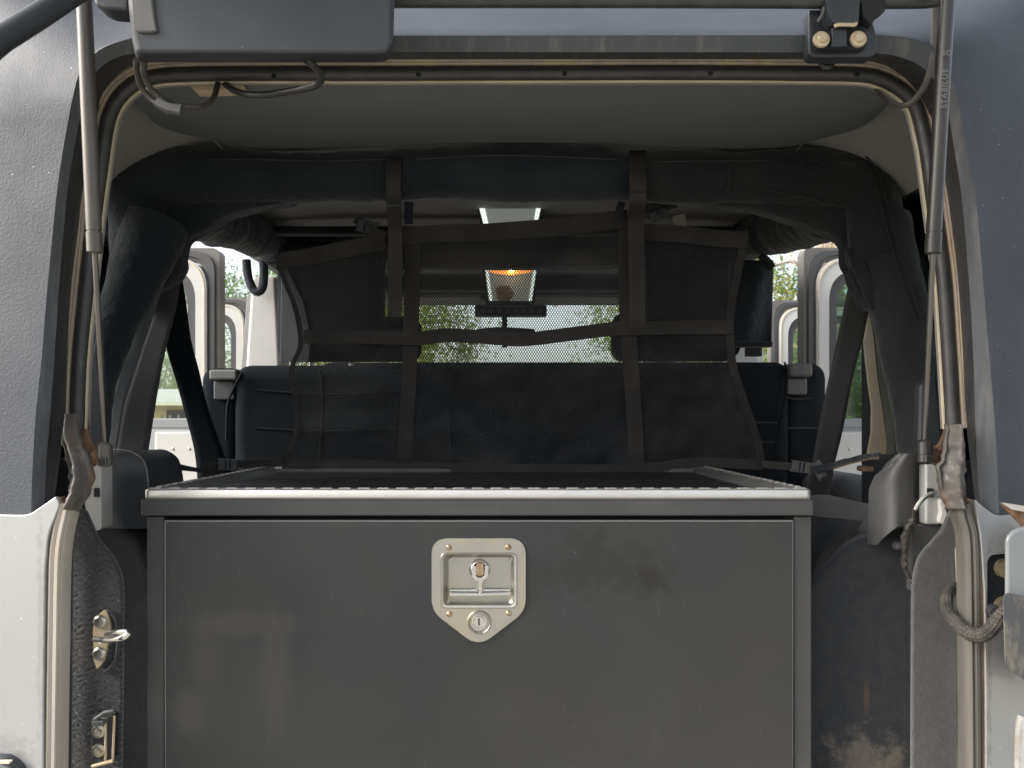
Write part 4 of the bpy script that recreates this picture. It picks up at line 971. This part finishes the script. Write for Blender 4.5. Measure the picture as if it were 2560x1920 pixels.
MB().box(X(410,1.04), X(1985,1.04), BY0+.035, BY0+.04, FLOOR, Z(1290,1.04)).build('inner_shadow_frame', M['black'], box)
# drawer front with the opening for the latch pan
def holed(outer, holes, y0, y1, name, m, parent, ch=.0):
    loops = [[Vector((p.x, p.y, 0)) for p in outer]] + [[Vector((p.x, p.y, 0)) for p in h] for h in holes]
    flat = [p for l in loops for p in l]
    tris = tessellate_polygon(loops)
    n = len(flat)
    mb = MB()
    V = [Vector((p.x, y0, p.y)) for p in flat] + [Vector((p.x, y1, p.y)) for p in flat]
    Fc = [tuple(t_) for t_ in tris] + [tuple(i+n for i in reversed(t_)) for t_ in tris]
    o_ = 0
    for l in loops:
        k = len(l)
        for i in range(k): Fc.append((o_+i, o_+(i+1) % k, o_+(i+1) % k+n, o_+i+n))
        o_ += k
    return mb.add(V, Fc).build(name, m, parent, smooth=False)
def pl2(px, py, Y): p = W(px, py, Y); return Vector((p.x, p.z))
Yf = 1.036
hole = [pl2(p.x, p.y, Yf) for p in roundpoly([(1106,1386),(1288,1386),(1288,1516),(1106,1516)], 18, 6)]
hole2 = [pl2(1198 + 26*math.cos(a), 1555 + 26*math.sin(a), Yf) for a in [2*math.pi*k/24 for k in range(24)]]
d_out = [Vector((X(414,Yf), FLOOR+.01)), Vector((X(1981,Yf), FLOOR+.01)), Vector((X(1981,Yf), Z(1303,Yf))), Vector((X(414,Yf), Z(1303,Yf)))]
dw = holed(d_out, [hole, hole2], Yf, Yf+.022, 'drawer_front', M['boxblack'], box)
# rolled edges of the drawer front, highlight put in as a paler colour
MB().tube([W(414,1303,Yf+.0015), W(1981,1303,Yf+.0015)], .0017, 8).tube([W(1981,1303,Yf+.0015), Vector((X(1981,Yf), Yf+.0015, FLOOR+.01))], .0014, 8).tube([W(414,1303,Yf+.0015), Vector((X(414,Yf), Yf+.0015, FLOOR+.01))], .0014, 8).build('drawer_edge', mat('worn_drawer_edge', (.16,.16,.155), .35), box)
# top tray, rim and beads
MB().box(BX0+.012, BX1-.012, BY0+.01, BY1-.01, bz1-.002, BT-.010).build('top_mat', M['mat'], box, bevel=.002)
xL, xR = X(358,1.03), X(2031,1.03)
zr0, zr1 = Z(1244,1.03), Z(1222,1.03)
rimp = [Vector((xL,1.03,0)), Vector((xR,1.03,0)), Vector((xR,BY1+.004,0)), Vector((xL,BY1+.004,0))]
outer = roundpoly(rimp, .008, 5)
cxm, cym = (xL+xR)/2, (1.03+BY1)/2
def insetpoly(P, d):
    return [Vector((p.x + (d if p.x < cxm else -d)*(1 if abs(p.x-cxm) > abs(xR-cxm)-.02 else 1), p.y + (d if p.y < cym else -d), 0)) for p in P]
L_ = lambda P, z: [Vector((p.x, p.y, z)) for p in P]
rim = MB().loft([L_(outer, zr0), L_(outer, zr1-.003), L_(insetpoly(outer, .001), zr1-.001), L_(insetpoly(outer, .003), zr1), L_(insetpoly(outer, .014), zr1), L_(insetpoly(outer, .016), zr1-.004), L_(insetpoly(outer, .016), zr0)], True).build('top_rim', M['alu'], box)
MB().box(xL+.004, xR-.004, 1.0285, 1.0305, zr0-.0022, zr0-.0002).build('rim_seam', M['gasket'], box)
# inner angle strips along the sides of the tray
for s, x0 in ((1, xL+.018), (-1, xR-.018)):
    MB().prism([Vector((x0,1.05,zr1-.002)), Vector((x0+s*.026,1.05,zr1-.0135)), Vector((x0+s*.026,1.05,zr1-.016)), Vector((x0,1.05,zr1-.016))], (0,.50,0)).build('tray_edge_strip', M['plasticgrey'], box, bevel=.001)
MB().box(xL+.03, xR-.03, BY1-.035, BY1-.02, zr1-.012, zr1-.004).build('tray_back_strip', M['plasticgrey'], box, bevel=.002)
bead = MB()
bead.box(-.0080, .0080, -.0035, .0035, -.001, .0012)
b_ = bead.build('rim_bead', M['alu'], None, bevel=.0015, seg=2)
b_.parent = rim
base = wloc(rim)
locs = []
nx = 35
for i in range(nx): locs.append((Vector((xL+.014 + (xR-xL-.028)*i/(nx-1), 1.038, zr1)), 0))
for i in range(1, 21):
    yy = 1.04 + (BY1-1.045)*i/20
    locs.append((Vector((xL+.0075, yy, zr1)), 90)); locs.append((Vector((xR-.0075, yy, zr1)), 90))
b_.location = locs[0][0] - base
for l, a in locs[1:]:
    c = b_.copy(); col.objects.link(c); c.parent = rim
    c.location = l - base; c.rotation_euler = (0, 0, R(a))

# latch: plate with pan, T handle, lock, screws
Yp = 1.0335
lt = bpy.data.objects.new('paddle_latch', None); col.objects.link(lt); lt.parent = box
lt.location = W(1196,1470,Yp) - box.location
lt['label'] = 'stained stainless folding T-handle latch with key lock'
pout = [pl2(p.x, p.y, Yp) for p in roundpoly([(1079,1346),(1314,1346),(1314,1528),(1196,1618),(1079,1528)], [42,42,32,42,32], 9)]
pan_o = [pl2(p.x, p.y, Yp) for p in roundpoly([(1101,1381),(1293,1381),(1293,1521),(1101,1521)], 16, 6)]
lock_o = [pl2(1198 + 30*math.cos(a), 1555 + 30*math.sin(a), Yp) for a in [2*math.pi*k/28 for k in range(28)]]
holed(pout, [pan_o, lock_o], Yp, Yp+.0024, 'latch_plate', M['steel'], lt)
def rr(x0, y0, x1, y1, r, Y): return [W(p.x, p.y, Y) for p in roundpoly([(x0,y0),(x1,y0),(x1,y1),(x0,y1)], r, 6)]
MB().loft([rr(1101,1381,1293,1521,16,Yp), rr(1103,1383,1291,1519,15,Yp-.0018), rr(1108,1386,1286,1514,14,Yp-.0008), rr(1111,1389,1284,1511,13,Yp+.004), rr(1116,1389,1283,1512,12,Yp+.016), rr(1122,1394,1276,1506,12,Yp+.019)], True).build('latch_pan', M['steel'], lt, ang=50)
MB().add(rr(1121,1393,1277,1507,12,Yp+.0188), [tuple(range(28))]).build('pan_back', M['steel'], lt)
MB().lathe([(.0165,-.001),(.0165,.0004),(.0150,.0022),(.0135,.0008),(.0118,-.004),(.0118,-.014),(0,-.014)], W(1198,1555,Yp), (0,-1,0), 32).build('lock_surround', M['steel'], lt)
lk = MB().lathe([(0,.0015),(.0070,.0015),(.0078,.0005),(.0083,.0015),(.0105,.0012),(.0112,-.001),(.0112,-.01)], W(1198,1555,Yp), (0,-1,0), 32).build('lock_cylinder', M['chrome'], lt)
MB().box(W(1195.6,0,Yp).x, W(1199.5,0,Yp).x, Yp-.0024, Yp-.001, W(0,1563,Yp).z, W(0,1545,Yp).z).build('keyhole', M['black'], lt, bevel=.0004)
MB().lathe([(.0145,-.001),(.0145,.001),(.0125,.004),(.0105,.005),(.009,.004),(0,.004)], W(1199,1423,Yp+.0185), (0,-1,0), 32).build('pivot_boss', M['chrome'], lt)
fork = [(1179,1415),(1190,1415),(1191,1440),(1196,1444),(1205,1444),(1210,1440),(1211,1415),(1221,1414),(1221,1441),(1216,1448),(1205,1456),(1204,1484),(1197,1484),(1196,1456),(1186,1450),(1180,1442)]
MB().prism([W(x,y,Yp+.006) for x,y in fork], (0,.006,0)).build('handle_fork', M['chrome'], lt, bevel=.001)
MB().prism([W(x,y,Yp+.004) for x,y in roundpoly([(1191,1409),(1209,1409),(1210,1436),(1204,1440),(1195,1440),(1190,1436)], 4, 3)], (0,.008,0)).build('pivot_tongue', M['brass'], lt, bevel=.001)
MB().box(W(1190,0,Yp+.006).x, W(1210,0,Yp+.006).x, Yp+.013, Yp+.017, W(0,1484,Yp).z, W(0,1444,Yp).z).build('handle_stem', M['steel'], lt, bevel=.001)
hb_ = MB()
hb_.prism([W(x,y,Yp+.004) for x,y in roundpoly([(1124,1483),(1198,1484),(1277,1482),(1277,1489),(1198,1491),(1124,1491)], 2, 2)], (0,.004,0))
hb_.prism([W(x,y,Yp+.013) for x,y in [(1124,1474),(1276,1473),(1277,1486),(1124,1487)]], (0,.003,0))
hb_.build('handle_bar', M['chrome'], lt, bevel=.0012)
for px, py, a in ((1122,1369,0), (1271,1368,25), (1123,1535,40), (1272,1533,85)):
    sc_ = MB().lathe([(0,.0018),(.0022,.0016),(.0038,.0004),(.0042,-.0006)], W(px,py,Yp-.0004), (0,-1,0), 18).build('screw', M['brass'], lt)
    v = Vector((math.cos(R(a)), 0, math.sin(R(a)))); p = W(px,py,Yp-.0021); n_ = Vector((-v.z,0,v.x))
    MB().prism([p+v*.0036+n_*.0005, p+v*.0036-n_*.0005, p-v*.0036-n_*.0005, p-v*.0036+n_*.0005], (0,.0006,0)).build('screw_slot', M['black'], lt, smooth=False)

# ================================================================== black fabric flap beside the box
fl = MB().grid(lambda u, v: W(2030 + (126*u)*(1-v)**.8 + 4*math.sin(v*9)*u, 1290 + 12*u*(1-v) + 165*v*(1-.1*u), 1.14 + .008*math.sin(u*5+v*4)), 14, 16, (0,.004,0)).build('folded_tarpaulin', M['pad2'], None, ang=70)
tag(fl, 'corner of a folded black fabric cover squeezed between box and wheel arch', 'fabric cover')

# ================================================================== CARGO NET
net = empty('cargo_net', (W(1380,1180,1.5).x, 1.5, W(1380,1180,1.5).z), 'black mesh cargo net with webbing straps hanging from the roll bar behind the box', 'cargo net')
def netY(px, py):
    v = (py-560)/620
    return 1.415 + .135*max(0, min(1, v)) + .012*noise.noise(Vector((px*.006, py*.006, 3.1))) + .004*noise.noise(Vector((px*.02, py*.02, 1.0)))
poly = [(700,640),(860,612),(1010,590),(1200,575),(1350,568),(1545,548),(1620,570),(1740,592),(1866,600),(1850,690),(1832,780),(1836,900),(1862,1000),(1895,1100),(1912,1150),(1908,1176),(1700,1160),(1590,1182),(1300,1180),(1010,1176),(850,1165),(700,1160),(735,1110),(742,1020),(726,930),(755,860),(742,760),(715,690)]
def inside(x, y, P):
    c = False; j = len(P)-1
    for i in range(len(P)):
        xi, yi = P[i]; xj, yj = P[j]
        if (yi > y) != (yj > y) and x < (xj-xi)*(y-yi)/(yj-yi)+xi: c = not c
        j = i
    return c
pitx, pity = 6.4, 5.2       # mesh pitch: about 4 mm
V = []; Fc = []; row = 0
y = 552
keys = {}
def vk(a, b):
    k = (round(a*4), round(b*4))
    if k not in keys:
        keys[k] = len(V); V.append(W(a, b, netY(a, b)))
    return keys[k]
while y < 1180:
    x = 690 + (pitx/2 if row % 2 else 0)
    while x < 1915:
        if inside(x, y, poly):
            # diamond cell: four corners shared, four inner corners
            hx, hy = pitx/2, pity
            oc = [vk(x-hx, y), vk(x, y-hy), vk(x+hx, y), vk(x, y+hy)]
            ic = []
            for dx, dy in ((-hx,0),(0,-hy),(hx,0),(0,hy)):
                ic.append(len(V)); V.append(W(x+dx*.67, y+dy*.67, netY(x, y)))
            for i in range(4):
                Fc.append((oc[i], oc[(i+1) % 4], ic[(i+1) % 4], ic[i]))
        x += pitx
    y += pity; row += 1
me = MB(); me.v = V; me.f = Fc
nm = me.build('mesh_fabric', M['mesh'], net, smooth=False, kind='stuff')
def nw(pts, dy=-.004): return [W(x, y, netY(x, y)+dy) for x, y in pts]
def web(pts, wpx, name='webbing', m=M['web'], dirx=(1,0,0), n=40, dy=-.004, wave=.003, label=None):
    return MB().ribbon(cr(nw(pts, dy), n), px2m(wpx, 1.48), .0018, dirx, wave=wave, wf=18).build(name, m, net, label=label)
web([(1032,590),(1031,700),(1028,800),(1022,950),(1014,1080),(1010,1180)], 38)
web([(1566,540),(1567,680),(1570,820),(1580,960),(1588,1080),(1592,1182)], 40)
web([(1008,590),(1100,584),(1193,582),(1344,572),(1450,562),(1571,546)], 42, dirx=(0,0,1), dy=-.007)
web([(760,842),(900,842),(1045,846),(1110,838),(1200,842),(1280,848),(1340,846),(1420,836),(1540,822),(1620,820),(1740,818),(1834,818)], 34, dirx=(0,0,1), dy=-.008, n=80)
web([(1008,650),(1200,650),(1400,646),(1560,640)], 40, dirx=(0,0,1), dy=.004)
web([(690,655),(780,640),(870,622),(965,603)], 40, dirx=(0,0,1), dy=-.008)
web([(1610,580),(1700,585),(1790,596),(1870,600)], 40, dirx=(0,0,1), dy=-.008)
web([(705,1160),(860,1160),(1020,1166),(1300,1172),(1590,1172),(1740,1156),(1906,1162)], 26, dirx=(0,0,1), dy=-.006, n=80)
web([(692,640),(712,700),(738,770),(752,860),(728,930),(742,1020),(735,1100),(700,1160)], 12, dy=-.006)
web([(1862,600),(1842,690),(1826,780),(1830,900),(1858,1000),(1890,1090),(1905,1165)], 20, dy=-.006)
# hanging straps looped over the roll bar, ends free
def hang(pts, wpx, lab):
    return MB().ribbon(cr([W(*p) for p in pts], 50), px2m(wpx, 1.32), .0024, (1,0,0), wave=.003, wf=20).build('hanging_strap', M['web'], net, label=lab)
hang([(984,385,1.38),(984,384,1.335),(984,420,1.305),(984,500,1.31),(988,590,1.38),(988,700,1.385),(986,792,1.39)], 37, 'shorter hanging strap with a frayed end on the left')
hang([(1594,382,1.38),(1594,382,1.335),(1594,430,1.305),(1594,500,1.31),(1590,560,1.38),(1592,700,1.385),(1593,820,1.39)], 42, 'longer hanging strap on the right')
MB().box(X(967,1.30), X(1004,1.30), 1.297, 1.303, Z(514,1.30), Z(509,1.30)).build('strap_fold', M['pad'], net)
MB().box(X(1573,1.30), X(1612,1.30), 1.297, 1.303, Z(486,1.30), Z(482,1.30)).build('strap_fold', M['pad'], net)
MB().ribbon(cr([W(1022,505,1.40), W(1022,530,1.40), W(1022,560,1.40)], 8), .016, .003, (1,0,0)).build('loop_strap', M['pad'], net)
MB().ribbon(cr([W(1555,505,1.40), W(1548,530,1.40), W(1552,550,1.40)], 8), .014, .003, (1,0,0)).build('loop_strap', M['pad'], net)
# buckles at the top
def buckle(cx, cy, Y, ang, s=1.0, m=M['plastic']):
    ca, sa = math.cos(R(ang)), math.sin(R(ang))
    P = lambda u, v: W(cx + (u*ca - v*sa)*s, cy + (u*sa + v*ca)*s, Y)
    mb = MB()
    for q in ([(-26,-13),(-8,-15),(-8,15),(-26,13)], [(-4,-12),(4,-12),(4,12),(-4,12)], [(8,-14),(24,-12),(24,12),(8,14)]):
        mb.prism([P(a, b) for a, b in q], (0,.008,0))
    mb.prism([P(-30,-16), P(30,-16), P(30,-12), P(-30,-12)], (0,.006,0)).prism([P(-30,12), P(30,12), P(30,16), P(-30,16)], (0,.006,0))
    return mb.build('side_release_buckle', m, net, bevel=.001)
buckle(918, 566, 1.42, 12)
buckle(1650, 535, 1.42, -22, .8)
MB().prism([W(x,y,1.41) for x,y in roundpoly([(1681,540),(1712,534),(1722,582),(1690,586)], 5, 3)], (0,.006,0)).build('strap_tab', mat('tan_grey_tab', (.11,.10,.085), .8, bump=.4, bs=700), net, bevel=.001)
MB().ribbon(cr([W(890,545,1.43), W(930,580,1.42), W(965,592,1.41)], 12), .02, .002, (0,0,1)).build('webbing', M['web'], net)
MB().ribbon(cr([W(1610,520,1.43), W(1640,520,1.43), W(1690,505,1.43)], 12), .02, .002, (0,0,1)).build('webbing', M['web'], net)
# lower tie straps
MB().ribbon(cr([W(1906,1160,1.50), W(1960,1165,1.46), W(2010,1172,1.42), W(2045,1172,1.40)], 20), .014, .003, (0,0,1)).build('tie_strap', M['web'], net)
MB().ribbon(cr([W(2030,1172,1.39), W(2070,1168,1.37), W(2110,1156,1.32), W(2160,1142,1.25), W(2200,1136,1.18)], 24), [.012]*10+[.009]*8+[.006]*6, .002, (0,0,1)).build('tie_strap', M['pad'], net)
MB().tube(cr([W(2080,1172,1.36), W(2120,1160,1.30), W(2190,1144,1.19)], 12), .0013, 6).build('tie_cord', mat('brown_cord', (.2,.14,.09), .8), net)
buckle(2006, 1168, 1.41, 8, .9, M['plasticgrey'])
buckle(2050, 1176, 1.39, 60, .8, M['plasticgrey'])
MB().ribbon(cr([W(366,1158,1.28), W(400,1156,1.33), W(440,1163,1.38), W(480,1172,1.43), W(520,1178,1.47)], 20), .007, .002, (0,0,1)).build('tie_strap', M['pad'], net)
MB().ribbon(cr([W(366,1168,1.28), W(400,1166,1.33), W(440,1172,1.38), W(500,1178,1.45)], 20), .004, .002, (0,0,1)).build('tie_strap', M['pad'], net)
MB().ribbon(cr([W(500,1172,1.45), W(560,1164,1.47), W(640,1158,1.50), W(710,1158,1.52)], 20), .014, .004, (0,0,1), wave=.006, wf=30).build('tie_strap', M['web'], net)
buckle(570, 1162, 1.44, 2, .9)

# ================================================================== OUTSIDE THINGS
def leaf_cloud(pts, m, name, parent, size, seed):
    r_ = random.Random(seed); mb = MB()
    V = []; Fc = []
    for c, sz in pts:
        a = Vector((r_.gauss(0,1), r_.gauss(0,1), r_.gauss(0,1))).normalized()
        b = a.orthogonal().normalized(); b = (Matrix.Rotation(r_.uniform(0,6.28), 3, a) @ b)
        L_2 = size*sz*r_.uniform(.7,1.4); w_ = L_2*.32
        o_ = len(V); n_ = a.cross(b)
        V += [c - b*L_2, c + n_*w_, c + b*L_2, c - n_*w_]
        Fc.append((o_, o_+1, o_+2, o_+3))
    mb.v = V; mb.f = Fc
    off = wloc(parent)
    me = bpy.data.meshes.new(name); me.from_pydata([tuple(p-off) for p in V], [], Fc); me.materials.append(m)
    o = bpy.data.objects.new(name, me); col.objects.link(o); o.parent = parent
    return o
def tree(x, y, h, rad, leafm, label, nclump, nleaf, seed, size=.04, hang_=False, base=.25, group='trees in front of the car'):
    t = empty('tree', (x, y, 0), label, 'tree', group)
    nleaf = nleaf*3; size = size*.62 if size > .05 else size
    r_ = random.Random(seed)
    tr = MB()
    top = Vector((x + r_.uniform(-.4,.4), y, h*.72))
    tr.tube(cr([Vector((x,y,-.1)), Vector((x+r_.uniform(-.2,.2), y, h*.3)), top], 14), [h*.028, h*.02, h*.008], 10, wob=.03, wf=2)
    pts = []
    for k in range(nclump):
        a = r_.uniform(0, 6.283); e = r_.uniform(-.5, 1)
        rr_ = rad*r_.uniform(.35, 1)
        c = Vector((x + rr_*math.cos(a), y + rr_*math.sin(a)*.7, h*(base + (1-base)*(.5+.5*e)*r_.uniform(.75,1))))
        if k % 3 == 0: tr.tube(cr([Vector((x,y,h*.35 + .3*h*r_.random())), Vector((x,y,h*.5)).lerp(c, .5)+Vector((0,0,.2)), c], 8), [h*.008, h*.004, .01], 6)
        cs = rad*r_.uniform(.14,.34)
        for i in range(nleaf):
            v = Vector((r_.gauss(0,1), r_.gauss(0,1), r_.gauss(0,.8)))*cs*.55
            if hang_: v.z = -abs(r_.gauss(0,1))*cs*2.2; v.x *= .6
            pts.append((c+v, 1))
    tr.build('trunk', M['bark'], t)
    leaf_cloud(pts, leafm, 'crown', t, size, seed)
    return t
tree(-2.4, 15, 6.2, 2.0, M['leafA'], 'olive green tree seen left of centre through the windscreen', 60, 130, 11, base=.12)
tree(3.2, 14, 5.6, 2.2, M['leafA'], 'olive green tree seen right of centre through the windscreen', 60, 130, 12, base=.12)
tree(-4.6, 24, 8, 3.0, M['leafB'], 'taller green tree behind the left olive tree', 50, 130, 13, .12, base=.1)
tree(6.4, 24, 7.5, 3.2, M['leafB'], 'taller green tree behind the right olive tree', 50, 130, 14, .12, base=.1)
tree(-10.2, 24, 6.4, 3.0, M['leafB'], 'green bush tree above the grey roof beyond the left doors', 46, 120, 16, .1, base=.1, group='trees left of the car')
tree(5.2, 9.5, 2.75, 2.1, M['leafB'], 'dense dark green tree beyond the right rear door', 70, 150, 17, .07, base=.02, group='trees right of the car')
tree(3.6, 8.2, 5.6, 1.7, M['leafC'], 'pale dry weeping tree hanging over the right doors', 26, 46, 18, .038, True, .35, group='trees right of the car')
tree(8.5, 12, 6, 2.4, M['leafB'], 'tall green tree at the far right of the yard', 50, 120, 19, .1, base=.1, group='trees right of the car')
# hanging dry twigs on the right
tw = empty('dead_branch', (3.1, 6.2, 0), 'bare dead branch with pale hanging twigs above the right door frame', 'branch')
mb = MB(); r_ = random.Random(5)
for k in range(90):
    px_, py_ = r_.uniform(1985, 2120), r_.uniform(480, 560)
    Yt = r_.uniform(5.4, 7.0)
    pts = [W(px_, py_, Yt)]
    for j in range(3):
        px_ += r_.uniform(-14, 10); py_ += r_.uniform(20, 44)
        pts.append(W(px_, py_, Yt))
    mb.tube(cr(pts, 8), .0035, 4)
mb.build('twigs', M['twig'], tw)
MB().tube(cr([Vector((3.1,6.2,0)), Vector((3.2,6.2,1.6)), W(2150,560,6.2), W(2050,470,6.2), W(1980,440,6.2)], 30), [.09,.08,.05,.035,.02], 8, wob=.02, wf=3).build('trunk', M['bark'], tw)

# building beyond the left doors
hb2 = empty('low_building', (-8, 17, 0), 'low yellow walled building with grey roof beyond the left doors', 'building')
MB().box(-14, -3.9, 16.5, 21, 0, 1.84).build('wall', M['wall'], hb2, smooth=False)
MB().prism([Vector((-14.3,16.2,1.82)), Vector((-14.3,21.3,1.82)), Vector((-14.3,18.7,2.24))], (10.7,0,0)).build('roof', M['roof'], hb2, smooth=False)
MB().box(-14.3, -3.6, 16.12, 16.2, 1.79, 1.87).build('gutter', mat('pale_green_gutter', (.45,.48,.36), .6), hb2)
MB().box(-7.2, -6.2, 16.46, 16.5, .9, 1.7).build('window', M['black'], hb2)
# picket fence
fn = empty('picket_fence', (-5, 9, 0), 'low dark steel picket fence in front of the yellow building', 'fence')
MB().box(-9, -2.2, 9.0, 9.03, 1.44, 1.47).build('rail', M['fence'], fn)
MB().box(-9, -2.2, 9.0, 9.03, .25, .28).build('rail', M['fence'], fn)
pk = MB().box(-9, -8.98, 8.98, 9.0, .05, 1.53).build('picket', M['fence'], fn)
pieces(pk, [(.10*k, 0, 0) for k in range(1, 68)])
fn2 = empty('picket_fence', (5, 7, 0), 'low dark steel picket fence below the dense tree on the right', 'fence')
MB().box(1.5, 7, 7.0, 7.03, 1.42, 1.45).build('rail', M['fence'], fn2)
pk = MB().box(1.5, 1.52, 6.98, 7.0, .05, 1.52).build('picket', M['fence'], fn2)
pieces(pk, [(.10*k, 0, 0) for k in range(1, 55)])
# lattice tower far off
tw2 = empty('lattice_tower', (-25, 60, 0), 'distant steel lattice tower behind the left rear door window', 'tower')
mb = MB(); cx_ = W(458,700,60).x
for z in range(0, 14):
    w0 = 1.5 - z*.075; w1 = 1.5 - (z+1)*.075
    for a, b in (((-w0,z), (w1,z+1)), ((w0,z), (-w1,z+1)), ((-w0,z), (w0,z)), ((-w0,z), (-w1,z+1)), ((w0,z), (w1,z+1))):
        mb.tube([Vector((cx_+a[0],60,a[1])), Vector((cx_+b[0],60,b[1]))], .045, 4)
        mb.tube([Vector((cx_+a[0],61.5,a[1])), Vector((cx_+b[0],61.5,b[1]))], .045, 4)
mb.build('lattice', M['steelgrey'], tw2)
